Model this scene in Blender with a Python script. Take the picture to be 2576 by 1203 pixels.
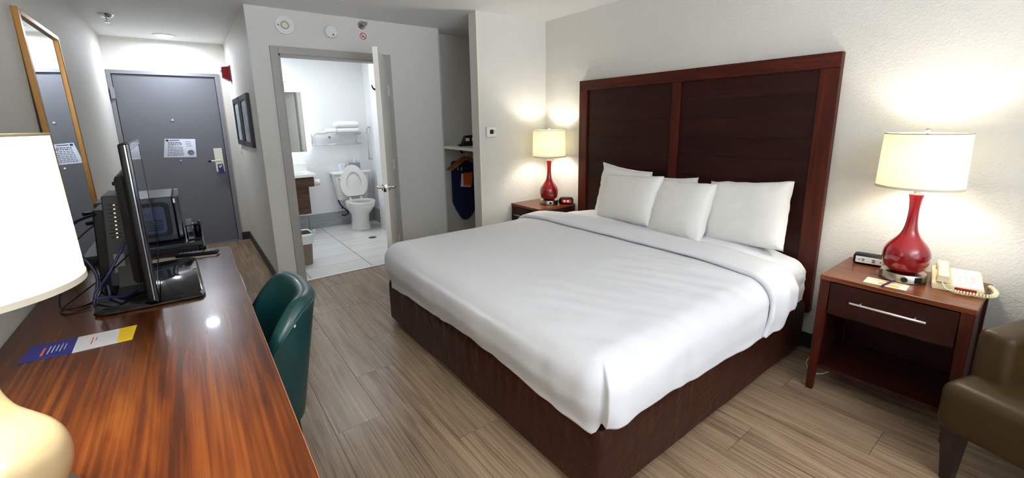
import bpy, bmesh, math, random
from mathutils import Vector, Matrix, noise
random.seed(7)
PI = math.pi
scene = bpy.context.scene
COL = scene.collection
for o in list(bpy.data.objects):
    bpy.data.objects.remove(o)

# ------------------------------------------------------------------ camera
def cam_axes(yaw, pitch, roll):
    y, p, r = map(math.radians, (yaw, pitch, roll))
    f = Vector((-math.sin(y)*math.cos(p), math.cos(y)*math.cos(p), math.sin(p)))
    rt = Vector((math.cos(y), math.sin(y), 0)); up = rt.cross(f)
    return rt*math.cos(r)+up*math.sin(r), up*math.cos(r)-rt*math.sin(r), f
cd = bpy.data.cameras.new('camera'); cam = bpy.data.objects.new('camera', cd); COL.objects.link(cam)
R_, U_, F_ = cam_axes(-36.906, -11.684, -0.963)
M = Matrix((R_, U_, -F_)).transposed().to_4x4(); M.translation = Vector((0.582, 0, 1.458))
cam.matrix_world = M
cd.sensor_width = 36; cd.lens = 1076.942/2576*36; cd.shift_y = -72.858/2576; cd.clip_start = .02
scene.camera = cam

# ------------------------------------------------------------------ world, added window fill, exposure
w = bpy.data.worlds.new('world'); scene.world = w; w.use_nodes = True
w.node_tree.nodes['Background'].inputs[0].default_value = (.72, .84, 1, 1)
w.node_tree.nodes['Background'].inputs[1].default_value = 2.0
vs = scene.view_settings
vs.view_transform = 'Standard'; vs.look = 'None'; vs.gamma = 1; vs.use_curve_mapping = False; vs.exposure = 0.90
def lamp(name, typ, loc, energy, color, parent=None, **kw):
    l = bpy.data.lights.new(name, typ); l.energy = energy; l.color = color
    for k, v in kw.items():
        if k != 'rot': setattr(l, k, v)
    o = bpy.data.objects.new(name, l); COL.objects.link(o); o.location = loc
    if 'rot' in kw: o.rotation_euler = kw['rot']
    if parent: o.parent = parent
    return o
YB = -3.2            # wall behind the camera
WARM = (1, .975, .92)
# added room fill, set at an unseen window and tilted towards the ceiling
lamp('added_window_fill', 'AREA', (1.2, YB+.02, 1.35), 155, (.80, .87, 1), shape='RECTANGLE', size=1.9, size_y=1.6, spread=math.radians(110), rot=(PI/2+.95, 0, 0))
# bathroom ceiling panel and hall downlight
lamp('bathroom_ceiling_light', 'AREA', (1.95, 5.45, 2.40), 7.6, (.98, .99, 1), shape='RECTANGLE', size=.9, size_y=.6)
lamp('hall_downlight', 'AREA', (.56, 6.12, 2.394), 9, (.82, .89, 1), shape='DISK', size=.13)

# ------------------------------------------------------------------ materials
def lin(c):
    return tuple(((v/255)/12.92 if v/255 <= .04045 else ((v/255+.055)/1.055)**2.4) for v in c)+(1,)
MATS = {}
def pbsdf(name):
    m = bpy.data.materials.new(name); m.use_nodes = True; MATS[name] = m
    nt = m.node_tree; return m, nt, nt.nodes['Principled BSDF']
def mat(name, col, rough=.5, metal=0, bump=None, coat=0, emit=None, trans=0, spec=.5, var=0, sheen=0):
    """plain colour; bump=(scale, strength, detail); var=colour variation"""
    if name in MATS: return MATS[name]
    m, nt, b = pbsdf(name)
    b.inputs['Base Color'].default_value = lin(col)
    b.inputs['Roughness'].default_value = rough; b.inputs['Metallic'].default_value = metal
    b.inputs['Coat Weight'].default_value = coat; b.inputs['Coat Roughness'].default_value = .08
    b.inputs['Specular IOR Level'].default_value = spec
    b.inputs['Sheen Weight'].default_value = sheen
    b.inputs['Transmission Weight'].default_value = trans
    if emit:
        b.inputs['Emission Color'].default_value = lin(emit[0]); b.inputs['Emission Strength'].default_value = emit[1]
    if bump or var:
        tc = nt.nodes.new('ShaderNodeTexCoord'); n = nt.nodes.new('ShaderNodeTexNoise')
        nt.links.new(tc.outputs['Object'], n.inputs['Vector'])
        n.inputs['Scale'].default_value = bump[0] if bump else 8; n.inputs['Detail'].default_value = bump[2] if bump and len(bump) > 2 else 3
        if bump:
            bp = nt.nodes.new('ShaderNodeBump'); bp.inputs['Strength'].default_value = bump[1]; bp.inputs['Distance'].default_value = .01
            nt.links.new(n.outputs[0], bp.inputs['Height']); nt.links.new(bp.outputs[0], b.inputs['Normal'])
        if var:
            r = nt.nodes.new('ShaderNodeValToRGB')
            r.color_ramp.elements[0].position = .3; r.color_ramp.elements[1].position = .7
            r.color_ramp.elements[0].color = lin([max(0, c-var) for c in col]); r.color_ramp.elements[1].color = lin([min(255, c+var) for c in col])
            nt.links.new(n.outputs[0], r.inputs[0]); nt.links.new(r.outputs[0], b.inputs['Base Color'])
    return m
def wood(name, stops, axis='y', along=1.0, across=14, rough=.35, coat=0, rnd=True, fine=.35, bump=.04, tint=0, spec=.22):
    """grain running along axis; stops=[(pos, rgb)...]"""
    m, nt, b = pbsdf(name); N = nt.nodes.new; L = nt.links.new
    tc = N('ShaderNodeTexCoord'); mp = N('ShaderNodeMapping')
    s = [across]*3; s['xyz'.index(axis)] = along; mp.inputs['Scale'].default_value = s
    L(tc.outputs['Object'], mp.inputs['Vector']); oi = N('ShaderNodeObjectInfo')
    if rnd:
        mu = N('ShaderNodeVectorMath'); mu.operation = 'SCALE'; mu.inputs[0].default_value = (31, 17, 23); L(oi.outputs['Random'], mu.inputs['Scale'])
        L(mu.outputs[0], mp.inputs['Location'])
    n1 = N('ShaderNodeTexNoise'); n1.inputs['Scale'].default_value = 1; n1.inputs['Detail'].default_value = 3; n1.inputs['Distortion'].default_value = 2.0
    L(mp.outputs[0], n1.inputs['Vector'])
    sc = N('ShaderNodeVectorMath'); sc.operation = 'MULTIPLY'; f2 = [9.0]*3; f2['xyz'.index(axis)] = 1.5; sc.inputs[1].default_value = f2
    L(mp.outputs[0], sc.inputs[0])
    n2 = N('ShaderNodeTexNoise'); n2.inputs['Scale'].default_value = 1; n2.inputs['Detail'].default_value = 4; L(sc.outputs[0], n2.inputs['Vector'])
    mx = N('ShaderNodeMix'); mx.data_type = 'FLOAT'; mx.inputs[0].default_value = fine
    L(n1.outputs[0], mx.inputs[2]); L(n2.outputs[0], mx.inputs[3])
    src = mx.outputs[0]
    if tint:
        a = N('ShaderNodeMath'); a.operation = 'MULTIPLY_ADD'; L(oi.outputs['Random'], a.inputs[0]); a.inputs[1].default_value = tint; a.inputs[2].default_value = -tint/2
        ad = N('ShaderNodeMath'); L(src, ad.inputs[0]); L(a.outputs[0], ad.inputs[1]); src = ad.outputs[0]
    r = N('ShaderNodeValToRGB'); e = r.color_ramp.elements
    e[0].position, e[0].color = stops[0][0], lin(stops[0][1]); e[1].position, e[1].color = stops[-1][0], lin(stops[-1][1])
    for p, c in stops[1:-1]:
        q = e.new(p); q.color = lin(c)
    L(src, r.inputs[0]); L(r.outputs[0], b.inputs['Base Color'])
    b.inputs['Roughness'].default_value = rough; b.inputs['Coat Weight'].default_value = coat; b.inputs['Coat Roughness'].default_value = .06; b.inputs['Specular IOR Level'].default_value = spec
    bp = N('ShaderNodeBump'); bp.inputs['Strength'].default_value = bump; bp.inputs['Distance'].default_value = .01
    L(mx.outputs[0], bp.inputs['Height']); L(bp.outputs[0], b.inputs['Normal'])
    return m
def plaster(name, col, strength=.17):
    m, nt, b = pbsdf(name); N = nt.nodes.new; L = nt.links.new
    b.inputs['Base Color'].default_value = lin(col); b.inputs['Roughness'].default_value = .6; b.inputs['Specular IOR Level'].default_value = .3
    tc = N('ShaderNodeTexCoord'); n = N('ShaderNodeTexNoise'); n.inputs['Scale'].default_value = 85; n.inputs['Detail'].default_value = 3
    L(tc.outputs['Object'], n.inputs['Vector']); r = N('ShaderNodeValToRGB'); r.color_ramp.elements[0].position = .42; r.color_ramp.elements[1].position = .62
    L(n.outputs[0], r.inputs[0]); bp = N('ShaderNodeBump'); bp.inputs['Strength'].default_value = strength; bp.inputs['Distance'].default_value = .006
    L(r.outputs[0], bp.inputs['Height']); L(bp.outputs[0], b.inputs['Normal'])
    return m
def fabric(name, col, rough=.85, scale=300, strength=.15, sheen=.2, fold=None):
    m, nt, b = pbsdf(name); N = nt.nodes.new; L = nt.links.new
    b.inputs['Base Color'].default_value = lin(col); b.inputs['Roughness'].default_value = rough; b.inputs['Sheen Weight'].default_value = sheen
    b.inputs['Specular IOR Level'].default_value = .25
    tc = N('ShaderNodeTexCoord'); n = N('ShaderNodeTexNoise'); n.inputs['Scale'].default_value = scale; n.inputs['Detail'].default_value = 2
    L(tc.outputs['Object'], n.inputs['Vector']); bp = N('ShaderNodeBump'); bp.inputs['Strength'].default_value = strength; bp.inputs['Distance'].default_value = .002
    L(n.outputs[0], bp.inputs['Height'])
    if fold:
        n2 = N('ShaderNodeTexNoise'); n2.inputs['Scale'].default_value = fold[0]; n2.inputs['Detail'].default_value = 4; n2.inputs['Distortion'].default_value = 1
        L(tc.outputs['Object'], n2.inputs['Vector']); b2 = N('ShaderNodeBump'); b2.inputs['Strength'].default_value = fold[1]; b2.inputs['Distance'].default_value = .02
        L(n2.outputs[0], b2.inputs['Height']); L(b2.outputs[0], bp.inputs['Normal'])
    L(bp.outputs[0], b.inputs['Normal'])
    return m
def shade_mat():
    m, nt, b = pbsdf('lamp_shade_linen'); N = nt.nodes.new; L = nt.links.new
    t = N('ShaderNodeBsdfTranslucent'); t.inputs[0].default_value = lin((246, 236, 186)); mx = N('ShaderNodeMixShader'); mx.inputs[0].default_value = .085
    b.inputs['Base Color'].default_value = lin((240, 234, 214)); b.inputs['Roughness'].default_value = .9; b.inputs['Specular IOR Level'].default_value = .1
    L(b.outputs[0], mx.inputs[1]); L(t.outputs[0], mx.inputs[2]); L(mx.outputs[0], nt.nodes['Material Output'].inputs[0])
    return m
WALL = plaster('wall_paint', (220, 217, 209)); CEIL = plaster('ceiling_paint', (238, 238, 235), .2)
WHITEWALL = plaster('bathroom_paint', (238, 240, 242), .12)
SHADE = shade_mat()
FLOORW = wood('floor_vinyl_plank', [(.25, (66, 48, 35)), (.37, (116, 93, 72)), (.48, (145, 121, 96)), (.60, (164, 141, 114)), (.78, (186, 164, 136))], 'y', 1.2, 14, rough=.3, fine=.58, bump=.03, tint=.05, spec=.4)
DESKW = wood('desk_laminate', [(.28, (34, 14, 5)), (.40, (60, 27, 9)), (.50, (80, 38, 13)), (.60, (98, 51, 19)), (.74, (122, 70, 29))], 'y', .9, 8, rough=.27, coat=.10, fine=.55, bump=.0, rnd=False)
CHERRY = wood('cherry_frame', [(.3, (50, 15, 8)), (.5, (70, 24, 13)), (.7, (90, 35, 20))], 'z', 1.2, 16, rough=.42, coat=.03, bump=.02)
CHERRYY = wood('cherry_rail', [(.3, (50, 15, 8)), (.5, (70, 24, 13)), (.7, (90, 35, 20))], 'y', 1.2, 16, rough=.42, coat=.03, bump=.02)
PANELW = wood('dark_panel_veneer', [(.3, (28, 9, 6)), (.5, (40, 14, 9)), (.7, (54, 20, 12))], 'y', 1.3, 20, rough=.42, coat=.03, bump=.01, tint=.12)
NSTOP = wood('nightstand_top_lit', [(.3, (80, 36, 15)), (.5, (108, 54, 24)), (.7, (130, 72, 35))], 'y', 1.5, 14, rough=.28, coat=.2, bump=.01)  # orange tone carries the lamplight falling on the top
NSDARK = wood('nightstand_shaded_wood', [(.3, (30, 9, 6)), (.5, (44, 15, 9)), (.7, (58, 22, 13))], 'y', 1.5, 16, rough=.42, coat=.03, bump=.02)  # dark tone also carries the shade inside the nightstand
VANW = wood('vanity_walnut', [(.3, (62, 44, 36)), (.5, (84, 62, 50)), (.7, (102, 78, 62))], 'x', 2, 18, rough=.4, bump=.02)
COAT = mat('casing_paint', (168, 164, 156), .45); DOORP = mat('entry_door_paint', (112, 113, 118), .45, bump=(30, .05))
WHITEP = mat('white_paint', (236, 234, 226), .4); CHROME = mat('chrome', (210, 210, 212), .12, 1); NICKEL = mat('brushed_nickel', (176, 166, 150), .28, 1)
BLACKG = mat('gloss_black_plastic', (6, 6, 7), .1, coat=.3); BLACK = mat('black_plastic', (10, 10, 11), .45, spec=.3); DARKG = mat('dark_grey_plastic', (30, 31, 34), .45)
PORC = mat('porcelain', (240, 240, 238), .08, coat=.5); LINEN = fabric('white_linen', (230, 230, 232), fold=(9, .04)); PILLOWM = fabric('pillow_cotton', (236, 234, 228), fold=(14, .05))
TOWEL = fabric('towel_terry', (243, 243, 242), scale=180, strength=.5); SATIN = fabric('brown_satin_skirt', (54, 25, 15), .42, 250, .06, 0, fold=(14, .3))
RED = mat('red_glass_glaze', (132, 10, 20), .12, coat=.6); GOLDG = mat('champagne_glaze', (205, 182, 138), .16, coat=.8)
WPLAST = mat('white_plastic', (232, 232, 228), .35); CREAM = mat('cream_plastic', (226, 212, 172), .35); SILVER = mat('silver_metal', (198, 196, 190), .3, .9)
GREENV = mat('green_vinyl', (18, 62, 64), .36, coat=.1, bump=(60, .05)); BROWNV = mat('olive_brown_vinyl', (58, 42, 18), .45, bump=(140, .08), spec=.3); DARKLEG = mat('dark_leg_wood', (32, 18, 14), .35)
BRASS = mat('gold_frame', (166, 120, 62), .35, .6); MIRROR = mat('mirror_glass', (238, 242, 242), .0, 1)
PAPER = mat('paper', (238, 238, 238), .6); INK = mat('ink_grey', (96, 98, 108), .7); NAVY = mat('print_navy', (34, 42, 130), .5); ORANGE = mat('print_orange', (232, 96, 40), .5); YELLOW = mat('print_yellow', (236, 196, 40), .5)
BASEB = mat('rubber_baseboard', (44, 44, 48), .5); GROUT = mat('grout', (118, 120, 120), .8)
TILE = wood('floor_tile', [(.3, (214, 216, 214)), (.5, (224, 226, 224)), (.7, (232, 233, 230))], 'x', 1.2, 14, rough=.25, bump=.01)
TILEG = wood('grey_base_tile', [(.3, (150, 154, 158)), (.7, (176, 180, 182))], 'x', 2, 16, rough=.3, bump=.01)
GLASS = mat('window_glass', (240, 246, 250), .0, trans=1)

# ------------------------------------------------------------------ mesh helpers
class B:
    def __init__(s): s.bm = bmesh.new()
    def box(s, x0, x1, y0, y1, z0, z1, bev=0, seg=2, rot=None, at=None):
        r = bmesh.ops.create_cube(s.bm, size=1); vs_ = r['verts']
        for v in vs_:
            v.co = Vector(((x0+x1)/2+v.co.x*(x1-x0), (y0+y1)/2+v.co.y*(y1-y0), (z0+z1)/2+v.co.z*(z1-z0)))
        if bev:
            es = list({e for v in vs_ for e in v.link_edges})
            nv = bmesh.ops.bevel(s.bm, geom=es, offset=bev, segments=seg, profile=.5, affect='EDGES')['verts']
            vs_ = list({v for v in nv}|{v for v in vs_ if v.is_valid})
        if rot is not None:
            bmesh.ops.rotate(s.bm, verts=vs_, cent=at or ((x0+x1)/2, (y0+y1)/2, (z0+z1)/2), matrix=rot)
        return s
    def prism(s, pts, h0, h1, axis='z'):
        """closed outline pts (2D) extruded between h0 and h1 along axis"""
        def P(p, h): return {'z': (p[0], p[1], h), 'y': (p[0], h, p[1]), 'x': (h, p[0], p[1])}[axis]
        a = [s.bm.verts.new(P(p, h0)) for p in pts]; b = [s.bm.verts.new(P(p, h1)) for p in pts]
        s.bm.faces.new(a[::-1]); s.bm.faces.new(b)
        for i in range(len(a)):
            j = (i+1) % len(a); s.bm.faces.new((a[i], a[j], b[j], b[i]))
        return s
    def loft(s, rings, closed=True, cap=True):
        R = [[s.bm.verts.new(p) for p in r] for r in rings]
        n = len(R[0])
        for a, b in zip(R, R[1:]):
            for i in range(n if closed else n-1):
                j = (i+1) % n; s.bm.faces.new((a[i], a[j], b[j], b[i]))
        if cap and closed: s.bm.faces.new(R[0][::-1]); s.bm.faces.new(R[-1])
        return s
    def lathe(s, prof, c=(0, 0, 0), n=32, sx=1, sy=1, cap=True):
        """prof=[(r,z)...] spun about z at c"""
        return s.loft([[(c[0]+r*sx*math.cos(2*PI*i/n), c[1]+r*sy*math.sin(2*PI*i/n), c[2]+z) for i in range(n)] for r, z in prof], True, cap)
    def disc(s, c, r, h, axis='z', n=24, r2=None):
        r2 = r if r2 is None else r2
        def P(a, rr, t):
            u, v = rr*math.cos(a), rr*math.sin(a)
            return {'z': (c[0]+u, c[1]+v, c[2]+t), 'y': (c[0]+u, c[1]+t, c[2]+v), 'x': (c[0]+t, c[1]+u, c[2]+v)}[axis]
        return s.loft([[P(2*PI*i/n, rr, t) for i in range(n)] for rr, t in ((r, 0), (r2, h))])
    def tube(s, pts, r, n=8, closed=False):
        pts = [Vector(p) for p in pts]; rings = []; m = len(pts); up = None
        for i, p in enumerate(pts):
            t = (pts[(i+1) % m if closed else min(i+1, m-1)]-pts[(i-1) % m if closed else max(i-1, 0)]).normalized()
            if up is None: up = Vector((0, 0, 1)) if abs(t.z) < .9 else Vector((1, 0, 0))
            u = (up-t*up.dot(t)).normalized(); v = t.cross(u); up = u
            rr = r[i] if isinstance(r, (list, tuple)) else r
            rings.append([p+u*rr*math.cos(2*PI*k/n)+v*rr*math.sin(2*PI*k/n) for k in range(n)])
        if closed: rings.append(rings[0])
        return s.loft(rings, True, not closed)
    def sphere(s, c, r, sc=(1, 1, 1), seg=16):
        res = bmesh.ops.create_uvsphere(s.bm, u_segments=seg, v_segments=seg//2, radius=r)
        for v in res['verts']: v.co = Vector((c[0]+v.co.x*sc[0], c[1]+v.co.y*sc[1], c[2]+v.co.z*sc[2]))
        return s
    def grid(s, fn, nu, nv, wrapu=False):
        V = [[s.bm.verts.new(fn(i/(nu if wrapu else nu-1), j/(nv-1))) for j in range(nv)] for i in range(nu)]
        for i in range(nu if wrapu else nu-1):
            for j in range(nv-1):
                s.bm.faces.new((V[i][j], V[(i+1) % nu][j], V[(i+1) % nu][j+1], V[i][j+1]))
        return s
    def rot(s, ang, axis, cent):
        bmesh.ops.rotate(s.bm, verts=s.bm.verts, cent=cent, matrix=Matrix.Rotation(ang, 3, axis)); return s
    def move(s, v):
        bmesh.ops.translate(s.bm, verts=s.bm.verts, vec=v); return s
def spline(pts, n=8):
    P = [Vector(p) for p in pts]; out = []
    for i in range(len(P)-1):
        a, b, c, d = P[max(i-1, 0)], P[i], P[i+1], P[min(i+2, len(P)-1)]
        for k in range(n):
            t = k/n; out.append(.5*((2*b)+(c-a)*t+(2*a-5*b+4*c-d)*t*t+(3*b-a-3*c+d)*t**3))
    out.append(P[-1]); return out
ORG = {}
def obj(name, b, m, parent=None, smooth=None, org=None):
    """one mesh object; world-space builder verts are moved to the parent's origin"""
    o0 = Vector(ORG.get(parent.name, (0, 0, 0))) if parent else Vector(org or (0, 0, 0))
    bmesh.ops.recalc_face_normals(b.bm, faces=b.bm.faces)
    if o0.length: bmesh.ops.translate(b.bm, verts=b.bm.verts, vec=-o0)
    me = bpy.data.meshes.new(name); b.bm.to_mesh(me); b.bm.free()
    o = bpy.data.objects.new(name, me); COL.objects.link(o); me.materials.append(m)
    if parent: o.parent = parent
    else: o.location = o0
    ORG[o.name] = tuple(o0)
    if smooth:
        for p in me.polygons: p.use_smooth = True
        if smooth != True: me.set_sharp_from_angle(angle=math.radians(smooth))
    return o
def tag(o, label, cat, group=None):
    o['label'] = label; o['category'] = cat
    if group: o['group'] = group
    return o
def thing(name, label, cat, loc, rotz=0, group=None, local=False):
    o = bpy.data.objects.new(name, None); COL.objects.link(o); o.location = loc; o.rotation_euler[2] = rotz; o.empty_display_size = .05
    ORG[o.name] = (0, 0, 0) if (local or rotz) else tuple(loc)
    return tag(o, label, cat, group)
def solo(name, b, m, label, cat, org, group=None, smooth=None):
    return tag(obj(name, b, m, None, smooth, org), label, cat, group)
def struct(name, b, m, parent=None, smooth=None):
    o = obj(name, b, m, parent, smooth)
    if not parent: o['kind'] = 'structure'
    return o
def copy_tree(o, parent=None):
    c = o.copy(); COL.objects.link(c); c.parent = parent; ORG[c.name] = ORG.get(o.name, (0, 0, 0))
    for ch in list(o.children): copy_tree(ch, c)
    return c
def sstep(x, a, b):
    t = min(1, max(0, (x-a)/(b-a))); return t*t*(3-2*t)
def nz(x, y, z=0): return noise.noise(Vector((x, y, z)))

# ================================================================== the room
XR, D1, D2, D3, H = 3.607, 3.419, 4.273, 6.461, 2.425
XH, XJ, XB = 1.108, 2.786, 2.861
# floor: vinyl planks over a slab
fl = struct('floor', B().box(-.1, XR+.1, YB-.1, D3+.1, -.12, -.004), mat('floor_slab', (58, 48, 40), .8))
PW, PL = .2275, 1.22
phase = {4: 1.955, 5: 2.375, 6: 1.565, 7: .2, 8: 1.1, 9: .45, 10: .755}
regions = [(0, XR, YB, D1), (0, XB, D1, D2), (XB, XR, D1+.127, 4.52), (0, XH, D2, D3), (1.319, 2.25, D2, D2+.02)]
def planks():
    for i in range(0, 17):
        x0 = .97+(i-4)*PW; x1 = x0+PW
        ph = phase.get(i, (i*.437) % PL)
        y = ph-PL*6
        while y < D3:
            for (a, b, c, d) in regions:
                X0, X1, Y0, Y1 = max(x0, a), min(x1, b), max(y, c), min(y+PL, d)
                if X1-X0 > .01 and Y1-Y0 > .01:
                    g = .0009
                    q = B().box(X0+g, X1-g, Y0+g, Y1-g, -.004, 0)
                    obj('plank', q, FLOORW, fl, org=None)
            y += PL
planks()
# bathroom floor tiles
fb = struct('floor_bathroom', B().box(1.22, 2.77, D2+.02, D3, -.02, -.003), GROUT)
for xa in (.78, 1.38, 1.98, 2.575):
    for k in range(8):
        ya = 4.299+.3055*(k) if k else D2+.024
        yb = 4.299+.3055*(k+1)
        X0, X1, Y0, Y1 = max(xa, 1.22), min(xa+.597, 2.77), ya, min(yb, D3)
        if X1 > X0 and Y1-Y0 > .02: obj('tile', B().box(X0+.002, X1-.002, Y0+.002, Y1-.002, -.003, .002), TILE, fb)
struct('trim_1', B().box(1.319, 2.25, D2-.005, D2+.022, 0, .008, .002), mat('threshold_strip', (240, 240, 238), .35))
struct('ceiling', B().box(-.1, XR+.1, YB-.1, D3+.1, H, H+.1), CEIL)
struct('wall_left', B().box(-.1, 0, YB, D3+.1, 0, H), WALL)
struct('wall_right', B().box(XR, XR+.1, YB, 4.62, 0, H), WALL)
struct('wall_alcove', B().box(XJ, XR, D1, D1+.127, 0, H), WALL)
OX0, OX1, OZ = 1.319, 2.25, 2.058
struct('wall_bathroom', B().box(XH, OX0, D2, D2+.117, 0, H).box(OX1, XB, D2, D2+.117, 0, H).box(OX0, OX1, D2, D2+.117, OZ, H), WALL)
struct('wall_hall', B().box(XH, 1.22, D2+.117, D3, 0, H), WALL)
EX0, EX1, EZ = .04, .973, 2.04
struct('wall_entry', B().box(0, EX0, D3, D3+.1, 0, H).box(EX1, 1.22, D3, D3+.1, 0, H).box(EX0, EX1, D3, D3+.1, EZ, H).box(EX0, EX1, D3+.09, D3+.1, 0, EZ), WALL)
struct('wall_bathroom_back', B().box(1.22, 2.86, D3, D3+.1, 0, H), WHITEWALL)
struct('wall_bathroom_left', B().box(1.2201, 1.228, D2+.118, D3, 0, H), WHITEWALL)
struct('wall_bathroom_right', B().box(2.77, 2.86, D2+.118, D3, 0, H), WHITEWALL)
struct('wall_closet_back', B().box(2.861, XR, 4.52, 4.62, 0, H), WALL)
WX0, WX1, WZ0, WZ1 = .2, 2.2, .5, 2.2
struct('wall_behind', B().box(0, WX0, YB-.1, YB, 0, H).box(WX1, XR, YB-.1, YB, 0, H).box(WX0, WX1, YB-.1, YB, 0, WZ0).box(WX0, WX1, YB-.1, YB, WZ1, H), WALL)
wn = struct('window_1', B().box(WX0, WX1, YB-.07, YB-.06, WZ0, WZ1), GLASS)  # unseen window, placed to suit the added fill light
obj('window_frame', B().box(WX0, WX0+.05, YB-.09, YB-.02, WZ0, WZ1).box(WX1-.05, WX1, YB-.09, YB-.02, WZ0, WZ1).box(WX0, WX1, YB-.09, YB-.02, WZ0, WZ0+.05).box(WX0, WX1, YB-.09, YB-.02, WZ1-.05, WZ1)\
    .box(1.175, 1.225, YB-.09, YB-.02, WZ0, WZ1), SILVER, wn)
# corner bead of the alcove wall, closet jamb edge
struct('trim_2', B().box(XJ-.004, XJ+.012, D1-.004, D1+.01, 0, H), mat('corner_bead', (226, 222, 206), .5))
struct('trim_3', B().box(XB-.01, XB+.003, D2-.003, D2+.117, 0, H), mat('corner_bead_grey', (196, 190, 178), .5))
# baseboards
struct('baseboard_hall', B().box(XH-.012, XH, D2, D3, 0, .1, .003), BASEB)
struct('baseboard_entry', B().box(EX1+.04, XH, D3-.012, D3, 0, .1, .003), BASEB)
struct('baseboard_bathroom_wall', B().box(XH, OX0-.07, D2-.012, D2, 0, .1, .003).box(OX1+.07, XB, D2-.012, D2, 0, .1, .003), BASEB)
struct('baseboard_right', B().box(XR-.012, XR, YB, D1, 0, .1, .003), BASEB)
struct('baseboard_alcove', B().box(XJ, XR-.012, D1-.012, D1, 0, .1, .003), BASEB)
struct('baseboard_left', B().box(0, .012, YB, 3.0, 0, .1, .003), BASEB)
# bathroom tile baseboard
bt = struct('baseboard_bathroom', B().box(1.23, 2.768, D3-.006, D3, 0, .205).box(2.764, 2.77, 5.9, D3-.006, 0, .205), GROUT)
for xa in (1.23, 1.83, 2.43):
    obj('tile', B().box(xa+.003, min(xa+.6, 2.762)-.003, D3-.013, D3-.006, .002, .2, .001), TILEG, bt)
obj('tile', B().box(2.756, 2.764, 6.2, D3-.016, .002, .2, .001), TILEG, bt)
obj('tile', B().box(2.756, 2.764, 5.905, 6.196, .002, .2, .001), TILEG, bt)
# white shower partition edge beside the bathroom door view
struct('wall_shower', B().box(2.66, 2.768, 5.35, 5.9, 0, H, .006), WHITEWALL)
# bathroom door casing
def casing(name, x0, x1, zt, wd, y, depth, m, th=.018):
    c = B().box(x0-wd, x0, y-th, y, 0, zt+wd, .003).box(x1, x1+wd, y-th, y, 0, zt+wd, .003).box(x0, x1, y-th, y, zt, zt+wd, .003)
    c.box(x0-.002, x0+.014, y-.004, y+depth, 0, zt).box(x1-.014, x1+.002, y-.004, y+depth, 0, zt).box(x0, x1, y-.004, y+depth, zt-.014, zt)
    return struct(name, c, m)
casing('trim_4', OX0, OX1, OZ, .062, D2, .125, COAT)
# entry door in its frame
d1 = struct('door_1', B().box(EX0+.004, EX1-.004, D3+.006, D3+.05, .006, EZ-.004, .002), DOORP)
obj('door_frame', B().box(.002, EX0, D3-.014, D3+.06, 0, EZ+.04, .003).box(EX1, EX1+.042, D3-.014, D3+.06, 0, EZ+.04, .003).box(EX0, EX1, D3-.014, D3+.06, EZ, EZ+.04, .003).box(EX0, EX1, D3-.014, D3+.03, 0, .012), mat('door_frame_paint', (134, 134, 138), .45), d1)
obj('lock_plate', B().box(.85, .938, D3-.012, D3+.008, .905, 1.195, .004), mat('lock_ivory', (232, 228, 212), .35, .2), d1)
obj('lever_handle', B().tube([(.905, D3-.008, 1.045), (.905, D3-.05, 1.045), (.895, D3-.056, 1.045), (.81, D3-.056, 1.044)], .011), mat('lever_ivory', (236, 232, 220), .3, .2), d1)
obj('lever_tip', B().tube([(.81, D3-.056, 1.044), (.778, D3-.056, 1.043)], .0095), BLACK, d1)
obj('card_reader', B().box(.868, .925, D3-.0145, D3-.011, .915, 1.0), mat('reader_navy', (24, 24, 60), .3), d1)
obj('peephole', B().disc((.503, D3+.007, 1.541), .011, -.008, 'y'), NICKEL, d1)
obj('peephole', B().disc((.515, D3+.007, 1.068), .009, -.012, 'y'), CHROME, d1)
obj('hinge', B().box(.012, .05, D3-.045, D3-.01, 1.77, 1.89, .006), mat('hinge_grey', (150, 150, 152), .4, .5), d1)
# bathroom door, opened into the bedroom
hx, hy, fx, fy = 2.246, 4.262, 1.862, 3.452
ang = math.atan2(fy-hy, fx-hx); DL = math.hypot(fx-hx, fy-hy)
d2 = struct('door_2', B().box(0, DL, -.02, .02, .008, 2.05, .002).rot(ang, 'Z', (0, 0, 0)).move((hx, hy, 0)), WHITEP)
ORG[d2.name] = (0, 0, 0)
def dpart(name, b, m): return obj(name, b.rot(ang, 'Z', (0, 0, 0)).move((hx, hy, 0)), m, d2, 40)
dpart('latch_plate', B().box(DL-.001, DL+.003, -.013, .013, .90, .96, .001), CHROME)
dpart('latch', B().box(DL, DL+.009, -.006, .006, .92, .94, .002), NICKEL)
for s in (1, -1):
    dpart('door_handle', B().disc((DL-.065, s*.02, .93), .03, s*.012, 'y').tube([(DL-.065, s*.02, .93), (DL-.065, s*.062, .93), (DL-.075, s*.07, .93), (DL-.17, s*.07, .932)], [.011, .011, .011, .009]), CHROME)
dpart('coat_hook', B().tube(spline([(DL-.10, -.02, 1.74), (DL-.10, -.032, 1.733), (DL-.10, -.045, 1.742), (DL-.10, -.056, 1.768)], 5), [.008]*8+[.007]*4+[.005]*3+[.003]), mat('hook_dark', (60, 60, 64), .25, .8))
for z in (.25, 1.05, 1.78):
    dpart('hinge', B().tube([(-.004, .022, z-.05), (-.004, .022, z+.05)], .007).box(0, .03, .02, .0225, z-.05, z+.05), WHITEP)
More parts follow.
